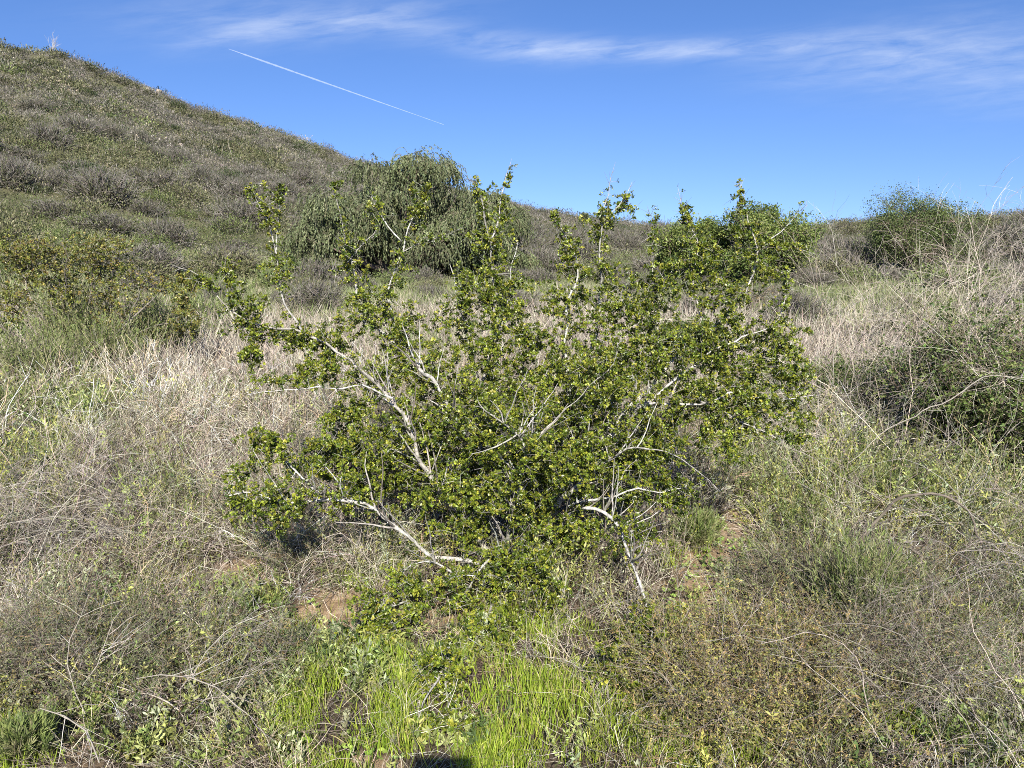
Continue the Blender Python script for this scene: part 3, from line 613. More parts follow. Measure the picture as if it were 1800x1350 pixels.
def ctype(x, y, n):
    a = fbm(x, y, 14, 3) + rng.normal(size=n) * .3; g = fbm(x + 40, y, 9, 3) + rng.normal(size=n) * .25
    r = np.hypot(x, y)
    t = np.where(a > -.16, 'grey', np.where(g > .42, 'green', 'olive'))
    q = rng.random(n); t = np.where(q < .06, 'dark', np.where(q > .95, 'tan', t))
    t = np.where((r < 46) & (q > .25) & (q < .42), 'green', t)
    return t
def polar(n, a0, a1, r0, r1, pw=.5):
    a = uni(a0, a1, n); r = (r0 ** (1 / pw) + rng.random(n) * (r1 ** (1 / pw) - r0 ** (1 / pw))) ** pw
    return r * np.sin(a), r * np.cos(a), r, a
rng = np.random.default_rng(77)
acc = Acc()
# far slope
x, y, r, a = polar(9500, -.80, .15, 36, 158, .62)
e_, r0_, r1_ = ridge(a); ok = r < r1_ + 6; x, y, r = x[ok], y[ok], r[ok]
S_ = uni(.45, 1.15, len(x)) * np.where(rng.random(len(x)) < .25, 1.7, 1)
scatter_clumps(acc, np.stack([x, y, H(x, y) - .12], 1), S_, ctype(x, y, len(x)), 170, .21, .20)
x, y, r, a = polar(3200, .0, .82, 36, 118, .6)
e_, r0_, r1_ = ridge(a); ok = r < r1_ + 5; x, y, r = x[ok], y[ok], r[ok]
scatter_clumps(acc, np.stack([x, y, H(x, y) - .1], 1), uni(.5, 1.2, len(x)), ctype(x, y, len(x)), 150, .19, .18)
tag(acc.build('hillside_scrub', M_SOFT), 'low grey-green chaparral scrub covering the whole hillside', 'scrub', kind='stuff')

# the bushes that stand out on the near slope: single things, copied from a few originals
protos = {}
for tname in ('grey', 'olive', 'green', 'dark'):
    for k in range(2):
        ac = Acc(); p, d = clump_pts(2600 if tname != 'grey' else 1500, tname != 'grey')
        pal, wt = CLTYPES[tname]; n = len(p)
        if tname == 'grey':
            st = np.zeros((420, 3)) + rng.normal(size=(420, 3)) * [.18, .18, .02]; dd = rdir(420); dd[:, 2] = np.abs(dd[:, 2]) + .25
            q = strands(st, dd, uni(.5, 1.0, 420), 5, -.1, .22); tubes(ac, q, taper(.016, .4, 420, 5), mixcol(pal, 420, .15, wt), 3)
            p2, tg, ix = along(q, 5, .3, .9); q2 = strands(p2, side(tg, .5), uni(.12, .35, len(p2)), 3, 0, .2); tubes(ac, q2, taper(.009, .4, len(p2), 3), mixcol(pal, len(p2), .15, wt), 3)
            pp = p[:500]; leaves(ac, pp, d[:500], uni(.04, .09, 500), .015, mixcol([(.1, .12, .045)], 500, .2), .2, .5)
        else:
            cl = mixcol(pal, n, .14, wt); leaves(ac, p, d, uni(.05, .12, n), uni(.012, .024, n), cl, .25, .5)
            st = np.zeros((90, 3)) + rng.normal(size=(90, 3)) * [.1, .1, 0]; q = strands(st, nrm(clump_pts(90, 0)[0] + [0, 0, .2]), uni(.5, .95, 90), 4, 0, .15); tubes(ac, q, taper(.014, .4, 90, 4), mixcol([(.2, .17, .13)], 90), 3)
        protos.setdefault(tname, []).append(ac)
LBL = {'grey': ('grey twiggy half-bare bush standing on the hillside', 'grey twiggy bushes on the hillside'),
       'olive': ('olive-coloured low bush standing on the hillside', 'olive bushes on the hillside'),
       'green': ('bright green low bush near the foot of the hill', 'green bushes near the foot of the hill'),
       'dark': ('small dark green bush scattered over the hillside', 'dark bushes over the hillside')}
meshes = {}
x, y, r, a = polar(235, -.68, .66, 27, 80, .62)
ty = ctype(x, y, len(x)); ty = np.where(ty == 'tan', 'grey', ty)
x = np.r_[x, [P(px, 400, 100)[0] * k for px, k in ((340, 1.0), (450, 1.), (200, 1.))]]; y = np.r_[y, [118, 122, 122]]; ty = np.r_[ty, ['dark'] * 3]
for k in range(len(x)):
    key = (ty[k], int(rng.integers(0, 2)))
    if key not in meshes:
        o = protos[key[0]][key[1]].build('hillside_bush', M_SOFT); meshes[key] = o
    else:
        o = meshes[key].copy(); COL.objects.link(o)
    rr_ = math.hypot(x[k], y[k]); s_ = uni(.7, 1.45) * (1.3 if ty[k] == 'grey' else 1) * (1.25 if rr_ > 42 else 1)
    o.location = (x[k], y[k], float(H(x[k], y[k])) - .1); o.scale = (s_, s_, s_ * uni(.8, 1.15)); o.rotation_euler = (0, 0, uni(0, 6.28))
    tag(o, LBL[ty[k]][0], 'bush', LBL[ty[k]][1])

# the big single bushes that stand out on the hill
for px, py, wp, ky in [(95, 372, 110, 'grey'), (180, 395, 130, 'grey'), (255, 368, 80, 'grey'), (310, 405, 70, 'grey'), (395, 398, 90, 'grey'), (470, 372, 70, 'grey'), (420, 425, 60, 'grey'), (35, 275, 90, 'grey'), (140, 300, 80, 'grey'), (245, 245, 60, 'grey'),
                       (350, 305, 70, 'grey'), (60, 190, 70, 'grey'), (440, 305, 60, 'grey'), (530, 300, 60, 'grey'), (275, 350, 70, 'green'), (320, 372, 60, 'green'), (120, 412, 80, 'green'), (30, 395, 80, 'green'), (300, 330, 50, 'green'), (100, 425, 70, 'green'),
                       (365, 370, 50, 'dark'), (200, 325, 60, 'dark'), (60, 330, 60, 'dark'), (335, 186, 26, 'dark'), (258, 142, 22, 'dark'), (448, 228, 26, 'dark'), (15, 240, 50, 'dark'), (120, 240, 50, 'dark'), (300, 225, 40, 'dark'), (400, 255, 40, 'dark'), (180, 180, 36, 'dark'), (480, 270, 40, 'dark'), (560, 330, 60, 'dark'), (500, 430, 70, 'grey'), (60, 440, 90, 'grey'),
                       (1080, 405, 60, 'dark'), (1120, 420, 60, 'grey'), (960, 410, 60, 'grey'), (1450, 425, 60, 'olive'), (1480, 440, 80, 'dark'), (1720, 400, 90, 'olive'), (1780, 390, 70, 'green'), (1500, 405, 60, 'olive'), (1430, 470, 90, 'grey')]:
    p = P(px, py, 100)
    for dd in np.arange(20, 170, .5):
        q = P(px, py, dd)
        if q[2] < H(q[0], q[1]) + .3: p = q; break
    s_ = wp / FPX * p[1] / 2.1
    o = meshes.get((ky, 0)) or meshes[(ky, 1)]; o = o.copy(); COL.objects.link(o)
    o.location = (p[0], p[1], float(H(p[0], p[1])) - .15); o.scale = (s_, s_, s_ * uni(.7, .95)); o.rotation_euler = (0, 0, uni(0, 6.28))
    tag(o, LBL[ky][0], 'bush', LBL[ky][1])
# boulders on the slope
def rock(px, py, dist, sz, label=None, first=[None]):
    p = P(px, py, dist); 
    # walk along the view ray until it meets the slope
    for dd in np.arange(20, 170, .5):
        q = P(px, py, dd)
        if q[2] < H(q[0], q[1]) + .25: p = q; break
    sz = sz * dd / 190
    ac = Acc(); nu, nv = 10, 7
    th = np.linspace(0, 2 * np.pi, nu, endpoint=False); ph = np.linspace(.15, np.pi - .15, nv)
    T, F = np.meshgrid(th, ph); v_ = np.stack([np.sin(F) * np.cos(T), np.sin(F) * np.sin(T), np.cos(F)], -1)
    v_ = np.sign(v_) * np.abs(v_) ** .7 * (1 + rng.normal(size=(nv, nu, 1)) * .2) * sz * np.array([uni(.8, 1.4), .9, uni(.7, 1.1)])
    f_ = [[i_ * nu + j_, (i_ + 1) * nu + j_, (i_ + 1) * nu + (j_ + 1) % nu, i_ * nu + (j_ + 1) % nu] for i_ in range(nv - 1) for j_ in range(nu)]
    ac.add(v_.reshape(-1, 3), f_, mixcol([(.33, .29, .23)], 1, .12)[0])
    vt = v_[[0, -1]].mean(1); ac.add(np.concatenate([v_[0], vt[:1]]), [[nu, j_, (j_ + 1) % nu] for j_ in range(nu)], (.33, .29, .23))
    o = ac.build('boulder', M_ROCK); o.location = tuple(p + [0, 0, sz * .75]); o.rotation_euler = (0, 0, uni(0, 6.28))
    tag(o, 'pale weathered boulder among the scrub on the hill', 'boulder', 'pale boulders on the hillside')
for px, py, s_ in [(262, 262, .65), (318, 258, .5), (345, 263, .5), (280, 165, .55), (95, 140, .5), (390, 293, .4),
                   (260, 160, .4), (370, 228, .35), (195, 266, .35), (355, 292, .3), (28, 148, .4), (145, 135, .4), (110, 130, .35), (242, 228, .3), (292, 245, .35), (330, 270, .3)]:
    rock(px, py, 100, s_)
# pale flower stalks on the hill
rng = np.random.default_rng(5)
for px, py, h_ in [(238, 268, 1.8), (244, 270, 1.7), (378, 268, 1.9), (389, 276, 1.7), (410, 280, 2.2), (520, 290, 1.7)]:
    p = P(px, py, 60)
    for dd in np.arange(20, 170, .5):
        q = P(px, py, dd)
        if q[2] < H(q[0], q[1]) + .3: p = q; break
    ac = Acc(); b = np.array([p[0], p[1], float(H(p[0], p[1]))])
    q = strands(b[None], np.array([[uni(-.15, .2), 0, 1.]]), h_, 6, 0, .05); tubes(ac, q, taper(.03, .5, 1, 6), np.array([[.36, .33, .26]]), 5)
    pp, tg, ix = along(q, 12, .6, 1); leaves(ac, pp, side(tg, .6), .12, .03, mixcol([(.45, .38, .25)], 12))
    tag(ac.build('dead_stalk', M_WOOD), 'thin pale dried flower stalk standing up from the hillside scrub', 'stalk', 'dried stalks on the hillside')
# dead snag on the ridge
p = P(93, 100, 118.); b = np.array([p[0], p[1], float(H(p[0], p[1])) - .1])
ac = Acc(); q = strands(np.repeat(b[None], 9, 0), rdir(9) * .35 + [0, 0, 1], uni(2.2, 3.6, 9), 7, 0, .12); tubes(ac, q, taper(.028, .25, 9, 7), np.array([[.52, .5, .47]] * 9), 5)
pp, tg, ix = along(q, 4, .3, .9); q2 = strands(pp, side(tg, .35), uni(.5, 1.1, 36), 4, 0, .1); tubes(ac, q2, taper(.014, .4, 36, 4), mixcol([(.5, .48, .45)], 36), 3)
tag(ac.build('dead_tree', M_WOOD), 'bare white dead tree standing on the hilltop skyline', 'tree')

# ------------------------------------------------------------------ mid-field bushes
def bush(name, label, px, py, hgt, hw, kind, seed, cat='shrub', group=None, dens=1., Y=None, dep=1.):
    """a bush of its own: stems fanning from the base, twigs, leaves"""
    global rng
    keep = rng; rng = np.random.default_rng(seed)
    b = G(px, py) if Y is None else P(px, py, Y); b[2] = float(H(b[0], b[1]))
    root = empty(name, b); tag(root, label, cat, group)
    D = float(b[1]); w_px = max(.0012, D / 740 * .32)
    W, F = Acc(), Acc()
    if kind == 'broom':        # upright feathery green stems
        n = int(260 * dens); st = b + rng.normal(size=(n, 3)) * [hw * .22, hw * .22 * dep, 0]; d = rdir(n) * [.62, .62, .1] * (hw / hgt) * 1.1 + [0, 0, 1]
        q = strands(st, d, uni(.55, 1.05, n) * hgt, 6, .1, .1); tubes(W, q, taper(w_px * .9, .4, n, 6), mixcol([(.2, .2, .09), (.32, .28, .2)], n), 3)
        p, tg, ix = along(q, int(34), .3, 1.02); cl = mixcol([(.15, .20, .055), (.21, .26, .075), (.11, .145, .045), (.26, .26, .12)], n, .12)
        leaves(F, p, nrm(tg + rdir(len(p)) * .5), uni(.02, .05, len(p)) * max(1, D / 9), np.full(len(p), max(.0016, D / 740 * .34)), cl[ix], .1, .5)
    elif kind == 'sage':       # grey wiry dome with sparse soft leaf tufts
        n = int(210 * dens); st = b + rng.normal(size=(n, 3)) * [hw * .25, hw * .25 * dep, 0]; d = rdir(n) * [1, 1, .3] * (hw / hgt) + [0, 0, .75]
        q = strands(st, d, uni(.5, 1.05, n) * math.hypot(hgt, hw) * .85, 6, .25, .2); tubes(W, q, taper(w_px, .4, n, 6), mixcol([(.20, .165, .13), (.14, .115, .09), (.34, .30, .25)], n), 3)
        p, tg, ix = along(q, 7, .3, .98); q2 = strands(p, side(tg, .55), uni(.05, .16, len(p)) * hgt * 1.6, 4, .1, .25); tubes(W, q2, taper(w_px * .6, .4, len(p), 4), mixcol([(.20, .165, .125), (.30, .26, .21)], len(p)), 3)
        p, tg, ix = along(q2, 10, .2, 1.05); cl = mixcol([(.16, .19, .08), (.11, .135, .05), (.22, .22, .12), (.24, .18, .08)], len(q2), .2)
        k = rng.random(len(p)) < .75; p, tg, ix = p[k], tg[k], ix[k]
        leaves(F, p, nrm(tg + rdir(len(p)) * .8), uni(.008, .018, len(p)) * max(1, D / 5), np.full(len(p), max(.0014, D / 740 * .25)), cl[ix], .2, .5)
    elif kind == 'brown':      # dense small-leaved, brown-olive (buckwheat like)
        n = int(260 * dens); st = b + rng.normal(size=(n, 3)) * [hw * .3, hw * .3 * dep, 0]; d = rdir(n) * [1, 1, .3] * (hw / hgt) + [0, 0, .7]
        q = strands(st, d, uni(.5, 1.05, n) * math.hypot(hgt, hw) * .8, 6, .3, .25); tubes(W, q, taper(w_px, .4, n, 6), mixcol([(.26, .2, .13), (.2, .14, .09), (.36, .32, .27)], n), 3)
        p, tg, ix = along(q, 7, .25, .98); q2 = strands(p, side(tg, .6), uni(.04, .13, len(p)) * hgt * 2, 4, .1, .3); tubes(W, q2, taper(w_px * .6, .4, len(p), 4), mixcol([(.26, .2, .13), (.3, .26, .2)], len(p)), 3)
        p, tg, ix = along(q2, 9, .1, 1.05); cl = mixcol([(.30, .27, .07), (.22, .23, .06), (.32, .23, .09), (.15, .17, .05)], len(q2), .15)
        leaves(F, p, nrm(tg + rdir(len(p)) * .9), uni(.006, .013, len(p)), np.full(len(p), .0021), cl[ix], .2, .55)
    elif kind == 'leafy':      # green broad-leaved with dark interior
        n = int(120 * dens); st = b + rng.normal(size=(n, 3)) * [hw * .2, hw * .2 * dep, 0]; d = rdir(n) * [1, 1, .3] * (hw / hgt) + [0, 0, .9]
        q = strands(st, d, uni(.45, 1.05, n) * math.hypot(hgt, hw) * .85, 7, .2, .16); tubes(W, q, taper(.004, .35, n, 7), mixcol([(.22, .17, .12), (.13, .1, .07)], n), 4)
        p, tg, ix = along(q, 16, .3, 1); q2 = strands(p, side(tg, .5), uni(.08, .24, len(p)), 4, .1, .2); tubes(W, q2, taper(.0016, .5, len(p), 4), mixcol([(.24, .2, .13)], len(p)), 3)
        p, tg, ix = along(q2, 12, .15, 1.05); cl = mixcol([(.09, .14, .035), (.13, .19, .045), (.06, .10, .025), (.2, .24, .07)], len(q2), .15)
        leaves(F, p, nrm(tg + rdir(len(p)) * .9), uni(.014, .03, len(p)), uni(.0045, .008, len(p)), cl[ix], .25, .55)
    part(W, 'stem', M_WOOD, root); part(F, 'foliage', M_SOFT, root)
    rng = keep
    return root
def dead_brush(name, label, base, n, length, dirs, droop, r, seed, cat='dead brush', kids=9, sub=4, pal=None, wob=.12, spread=.12, kl=.4):
    global rng
    keep = rng; rng = np.random.default_rng(seed)
    pal = pal or [(.36, .32, .265), (.26, .23, .19), (.17, .145, .12), (.44, .40, .34)]
    root = empty(name, base); tag(root, label, cat)
    W, T = Acc(), Acc(); st = np.asarray(base) + rng.normal(size=(n, 3)) * [spread, spread, 0]
    dirs = np.array(dirs, float); d = dirs[rng.integers(0, len(dirs), n)] + rdir(n) * .38
    q = strands(st, d, uni(.55, 1.1, n) * length, 12, droop, wob); tubes(W, q, taper(r * uni(.6, 1.2, n), .3, n, 12), mixcol(pal, n), 5)
    p, tg, ix = along(q, kids, .2, .98); q2 = strands(p, side(tg, .4), uni(.3, 1., len(p)) * length * kl, 7, droop * .5, wob); tubes(T, q2, taper(r * .36, .35, len(p), 7), mixcol(pal, len(p)), 3)
    p, tg, ix = along(q2, sub, .15, .95); q3 = strands(p, side(tg, .45), uni(.3, 1., len(p)) * length * kl * .38, 5, .3, wob); tubes(T, q3, taper(r * .2, .5, len(p), 5), mixcol(pal, len(p)), 3)
    part(W, 'branch', M_WOOD, root); part(T, 'twigs', M_WOOD, root)
    rng = keep
    return root

# the second thorny shrub, at the left edge
def ray_ground(px, py):
    for dd in np.arange(1.2, 60, .05):
        q = P(px, py, dd)
        if q[2] < H(q[0], q[1]): return q
    return G(px, py)
rng = np.random.default_rng(99)
YL = 9.2
zb = float(H(P(130, 600, YL)[0], YL)); b = P(130, 600, YL); b[2] = zb
sh2 = empty('thorny_shrub', b); tag(sh2, 'brownish-green thorny shrub with tangled grey branches at the left edge below the hill', 'shrub')
LM2 = []
for k, (tx, ty_) in enumerate([(-60, 470), (20, 425), (70, 440), (120, 430), (170, 425), (215, 440), (265, 480), (330, 560), (300, 500), (10, 520), (-120, 480), (200, 500), (340, 590), (60, 420), (190, 418)]):
    LM2.append((k // 3, [(*b, .024), (*(b * .55 + P(tx, ty_, YL + uni(-.5, .5)) * .45 + rng.normal(size=3) * .12), .018), (*P(tx, ty_, YL + uni(-.6, .6)), .004)]))
AT2 = [(60, 435, YL, 90, 16, .3, 90), (180, 432, YL, 60, 16, .3, 60), (310, 500, YL, 40, 25, .3, 50), (20, 445, YL, 60, 25, .5, 130), (70, 470, YL, 60, 40, .5, 150), (150, 450, YL, 60, 30, .5, 150), (190, 470, YL, 45, 40, .4, 90), (-60, 480, YL, 60, 50, .4, 70), (250, 490, YL, 28, 22, .3, 40), (100, 520, YL, 80, 40, .5, 150), (200, 530, YL, 60, 30, .4, 60), (320, 555, YL, 28, 14, .2, 24), (20, 530, YL, 50, 40, .4, 80), (170, 575, YL, 50, 18, .3, 40)]
grow_shrub(LM2, sample_att(AT2, 1.8), sh2, [(.18, .18, .035), (.15, .175, .03), (.22, .17, .045), (.08, .10, .02), (.26, .25, .06)], [4, 4, 3, 3, 2], scale=2., leaf=.021, per=17, maxtw=.7, barkpal=[(.30, .27, .22), (.24, .21, .17), (.34, .31, .27)])
BUSHES = [
 ('broom_bush', 'feathery green broom bush beside the left thorny shrub', 285, 640, .95, .6, 'broom', 1),
 ('broom_bush', 'feathery green broom bush below the left thorny shrub', 190, 665, .8, .7, 'broom', 2),
 ('broom_bush', 'soft grey-green broom bush in front of the left thorny shrub', 135, 655, 1.05, .5, 'broom', 3),
 ('broom_bush', 'pale yellow-green bush at the left edge under the thorny shrub', 60, 700, .8, .7, 'broom', 4),
 ('broom_bush', 'small green bush in dry grass at the far left, below the pale yellow-green bush', 15, 760, .4, .4, 'broom', 5),
 ('broom_bush', 'small grey-green bush alone in the dry grass left of the shrub', 165, 760, .35, .3, 'broom', 6),
 ('sage_bush', 'grey twiggy bush at the right end of the left thorny shrub', 235, 610, 1.1, .5, 'sage', 7),
 ('leafy_bush', 'big green bush with dark hollow centre at the right edge', 1735, 835, 1.3, .6, 'leafy', 8),
 ('leafy_bush', 'low dark green bush between the dead brush and the big right-edge bush', 1560, 760, .6, .5, 'leafy', 9),
 ('leafy_bush', 'low green bush just right of the thorny shrub, below the dead brush', 1430, 745, .42, .42, 'leafy', 10),
 ('leafy_bush', 'bright green leafy plant seen through the right side of the thorny shrub', 1200, 660, .75, .3, 'leafy', 11),
 ('sage_bush', 'wiry grey-olive bush in the lower left, under the dry grass', 180, 1190, .42, .42, 'sage', 12),
 ('sage_bush', 'grey-green sagebrush at the left edge of the bottom', 30, 1200, .45, .35, 'sage', 13),
 ('sage_bush', 'pale twiggy sagebrush in front of the bare soil on the left', 470, 1190, .22, .26, 'sage', 14),
 ('sage_bush', 'dark wiry bush under the lowest left branch', 525, 1000, .2, .2, 'sage', 15),
 ('sage_bush', 'grey twiggy bush left of the bright green grass', 330, 1160, .28, .34, 'sage', 16),
 ('buckwheat_bush', 'dense brown-olive bush in the lower right beside the green grass', 1320, 1262, .42, .42, 'brown', 17),
 ('buckwheat_bush', 'brown small-leaved bush behind the dense brown-olive one', 1215, 1190, .26, .3, 'brown', 18),
 ('buckwheat_bush', 'brown small-leaved bush at the edge of the dark gap on the right', 1420, 1190, .3, .28, 'brown', 19),
 ('sage_bush', 'dark grey bush in the hollow right of the bare path', 1380, 1050, .34, .27, 'sage', 20),
 ('sage_bush', 'grey-green sagebrush at the bottom right below the arching branch', 1560, 1210, .5, .3, 'sage', 21),
 ('sage_bush', 'pale green sagebrush beneath the right end of the arching branch', 1660, 1110, .45, .3, 'sage', 22),
 ('broom_bush', 'tall pale green weeds under the arching branch', 1510, 1130, .45, .22, 'broom', 23),
 ('broom_bush', 'soft grey-green seedling bush right of the drooping shrub branch', 1225, 965, .2, .14, 'broom', 24),
 ('broom_bush', 'small feathery green plant in the bottom left corner', 45, 1335, .12, .09, 'broom', 25),
 ('sage_bush', 'grey bush of fine twigs behind the lowest left branch', 640, 870, .5, .35, 'sage', 26),
 ('sage_bush', 'dry grey bush in the field right behind the shrub', 1320, 560, .8, .9, 'sage', 27),
]
for n_, l_, px, py, h_, hw, kd_, sd in BUSHES: bush(n_, l_, px, py, h_, hw, kd_, sd + 100, dens=3.8 if kd_ == 'leafy' else (1.5 if py < 720 else (2.2 if kd_ == 'brown' else 1)))
# dead brush things
g = ray_ground
dead_brush('dead_brush', 'large tangle of bare dead branches behind the right-edge bush, tips against the sky', P(1660, 640, 5.6) * [1, 1, 0] + [0, 0, .15], 120, 1.8, [(.5, 0, .85), (-.55, 0, .7), (.1, 0, 1.), (-.2, -.3, .8), (.8, 0, .5)], .4, .0036, 201, kids=9, sub=6, spread=.5, wob=.16, pal=[(.62, .54, .44), (.48, .41, .335), (.30, .25, .2), (.70, .62, .51)])
dead_brush('dead_brush', 'dead grey brush spilling in from the right edge with long drooping twigs', np.array([2.15, 2.75, .25]), 36, 1.05, [(-.9, 0, .7), (-.5, 0, 1.), (-.7, -.5, .5), (-.4, .4, .9)], 1.9, .0020, 202, wob=.2, kids=9, sub=4, spread=.22)
dead_brush('dead_brush', 'matted silvery dead twigs at the left edge of the dry grass', g(10, 1000) + [-.1, 0, .12], 150, .85, [(.6, 0, .6), (.9, 0, .25), (.2, 0, .8), (.6, -.5, .3)], 1.3, .0028, 203, kids=8, sub=3, spread=.25)
dead_brush('dead_brush', 'fallen grey dead branches in the bottom left', g(330, 1270) + [0, 0, .03], 26, .5, [(1, 0, .3), (-1, 0, .3), (.3, .5, .7), (-.4, .5, .6), (.7, .6, .35)], .8, .0028, 204, wob=.22, kids=7, sub=4, spread=.06)
dead_brush('dead_brush', 'pale dead twigs lying over the bright green grass', g(1080, 1215) + [0, 0, .03], 30, .36, [(-1, 0, .35), (-.8, .3, .4), (-.9, -.2, .15)], .8, .0019, 205, kids=3, sub=2, spread=.04)
dead_brush('dead_brush', 'grey dead twigs below the brown bush at the bottom right', g(1240, 1255) + [0, 0, .03], 26, .45, [(1, 0, .25), (.2, .2, .8), (.6, -.2, .3), (-.5, 0, .4)], .7, .0026, 206, kids=6, sub=3, spread=.05)
dead_brush('dead_brush', 'thicket of grey dead stems in the bottom right corner', g(1720, 1310) + [.15, -.1, 0], 90, .7, [(-.4, .2, .9), (-.8, .1, .4), (0, .3, 1.), (-.9, 0, .2)], 1.0, .0018, 207, wob=.2, kids=6, sub=4, spread=.2)
dead_brush('dead_brush', 'upright dry dead stems under the big dead tangle on the right', P(1560, 700, 4.9) * [1, 1, 0], 80, .95, [(.2, 0, 1.), (-.3, 0, 1.), (.0, -.2, 1.)], .35, .003, 208, kids=6, sub=3, spread=.45, kl=.25)
# arching branch
rng = np.random.default_rng(8)
def poly(*p): return [(*P(a, b_, c), d) for a, b_, c, d in p]
rb = g(1500, 1010); root = empty('arching_branch', rb); tag(root, 'bare brown-grey branch arching over the weeds at the right', 'branch')
Yb = rb[1] - .12
for pl in [poly((1500, 960, Yb, .010), (1535, 925, Yb - .03, .0085), (1565, 885, Yb - .05, .008), (1600, 868, Yb - .08, .0075), (1650, 866, Yb - .1, .007), (1695, 895, Yb - .13, .006), (1735, 955, Yb - .15, .005), (1742, 1035, Yb - .2, .0035), (1735, 1080, Yb - .22, .002)),
           poly((1500, 962, Yb, .009), (1540, 945, Yb - .08, .0075), (1590, 958, Yb - .14, .007), (1640, 1000, Yb - .2, .0055), (1690, 1070, Yb - .28, .004), (1730, 1160, Yb - .35, .002)),
           poly((1697, 896, Yb - .13, .0035), (1760, 935, Yb - .12, .0025), (1800, 1010, Yb - .12, .0015)),
           poly((1640, 868, Yb - .1, .003), (1700, 870, Yb - .05, .002), (1780, 862, Yb, .0012)),
           poly((1530, 930, Yb, .004), (1570, 890, Yb + .02, .003), (1620, 915, Yb, .0015)),
           poly((1600, 962, Yb - .14, .004), (1680, 975, Yb - .1, .003), (1800, 1040, Yb - .05, .0015))]:
    ac = Acc(); q = seg_curve(pl, .05); tubes(ac, q[None, :, :3], q[None, :, 3] * .85, np.array([.16, .135, .105]), 7)
    p, tg, ix = along(q[None, :, :3], 14, .15, 1); k = strands(p, side(tg, .6), uni(.05, .25, 14), 5, .4, .15); tubes(ac, k, taper(.0014, .5, 14, 5), mixcol([(.34, .3, .25)], 14), 3)
    part(ac, 'bough', M_WOOD, root)
# long single dead stems in the weeds
for nm, lb, pl in [
  ('fallen_stem', 'long pale dead stem leaning up toward the big bush at the right edge', poly((1490, 815, 3.9, .003), (1600, 730, 3.95, .005), (1690, 690, 4.0, .0055), (1740, 660, 4.0, .005), (1800, 663, 4.0, .0045), (1850, 668, 4.0, .004))),
  ('fallen_stem', 'thin grey stem slanting down through the weeds right of the shrub', poly((1345, 765, 3.55, .0022), (1440, 810, 3.5, .003), (1480, 835, 3.4, .0032), (1540, 885, 3.3, .0026))),
  ('fallen_stem', 'thin grey stem lying above the bare path', poly((1390, 840, 3.35, .0022), (1450, 870, 3.2, .003), (1510, 905, 3.1, .0022))),
  ('fallen_stem', 'grey forked dead stem in the lower left bush', poly((150, 1255, 2.2, .0028), (128, 1180, 2.25, .0028), (122, 1110, 2.3, .0025), (150, 1050, 2.35, .0015))),
  ('fallen_stem', 'straight pale dead stem crossing the lower left bush', poly((145, 1205, 2.2, .0026), (190, 1120, 2.25, .0025), (222, 1050, 2.3, .0015))),
  ('fallen_stem', 'curved pale dead stem in front of the bare soil', poly((335, 1195, 2.15, .0026), (400, 1110, 2.25, .0025), (460, 1070, 2.4, .002), (490, 1060, 2.5, .0015))),
  ('fallen_stem', 'thick pale curved dead stem at the bottom left of the green grass', poly((240, 1193, 2.1, .002), (290, 1190, 2.1, .003), (345, 1200, 2.1, .0034), (400, 1235, 2.1, .003), (450, 1255, 2.1, .0016))),
  ('fallen_stem', 'thick grey dead stem at the very bottom left', poly((70, 1245, 2.0, .0025), (120, 1260, 2.0, .0034), (165, 1290, 2.0, .0038), (178, 1340, 1.95, .0034))),
  ]:
    ac = Acc(); q = seg_curve(pl, .06); q[:, 2] = np.maximum(q[:, 2], H(q[:, 0], q[:, 1]) + .01); tubes(ac, q[None, :, :3], q[None, :, 3] * .58, np.array([.30, .27, .22]), 6)
    p, tg, ix = along(q[None, :, :3], 7, .2, .95); k = strands(p, side(tg, .5), uni(.06, .2, 7), 4, .1, .12); tubes(ac, k, taper(.0012, .5, 7, 4), mixcol([(.45, .41, .35)], 7), 3)
    tag(ac.build(nm, M_WOOD), lb, 'dead stem')

# ------------------------------------------------------------------ ground cover (stuff)
rng = np.random.default_rng(2024)
GRASS = [(620, 1300, 180, 130), (560, 1200, 120, 60), (930, 1210, 200, 150), (900, 1100, 120, 60), (1140, 1290, 200, 85), (820, 1300, 260, 100), (1260, 1330, 120, 50), (840, 1080, 60, 50), (700, 1200, 120, 70), (1080, 800, 60, 40), (30, 1330, 110, 70)]
WEED = [(1320, 800, 120, 60), (1600, 1000, 260, 200), (1480, 1180, 200, 140), (1750, 760, 90, 90), (200, 1180, 200, 90), (60, 830, 60, 30),(1330, 980, 130, 120), (1250, 1080, 110, 90), (1500, 900, 200, 110), (1560, 1060, 200, 150), (1700, 900, 130, 150), (1420, 1290, 200, 70), (1650, 1290, 170, 80), (90, 720, 170, 130), (60, 900, 120, 60), (470, 1080, 120, 70), (420, 1180, 160, 90), (650, 1180, 120, 70), (1420, 800, 160, 70), (1700, 1150, 120, 120), (90, 1250, 130, 110), (330, 930, 90, 50), (1000, 1060, 120, 50), (300, 1330, 130, 40)]
def soft(px, py, E, x, y, n=.35):
    return np.clip(ell(px, py, E) * 2.2 + fbm(x, y, .5, 2) * n, 0, 1)
def where(n, r0, r1, a=.74, pw=.5):
    x, y, r, a_ = polar(n, -a, a, r0, r1, pw); z = H(x, y); px, py = project(x, y, z); return x, y, z, r, px, py
BANKS = [(800, 1200, 170, 130), (1150, 1200, 110, 80), (430, 1060, 150, 75), (600, 1110, 170, 75), (770, 1110, 160, 75), (1290, 1010, 110, 120)]
def hmask(py, px=None):      # how tall the dry cover may stand, lower towards the bottom of the slope
    h = np.interp(py, [480, 600, 760, 950, 1080, 1200, 1400], [.5, .66, .62, .50, .34, .20, .12])
    return h if px is None else h * (1 - .68 * np.clip(ell(px, py, BANKS) * 2.5, 0, 1))
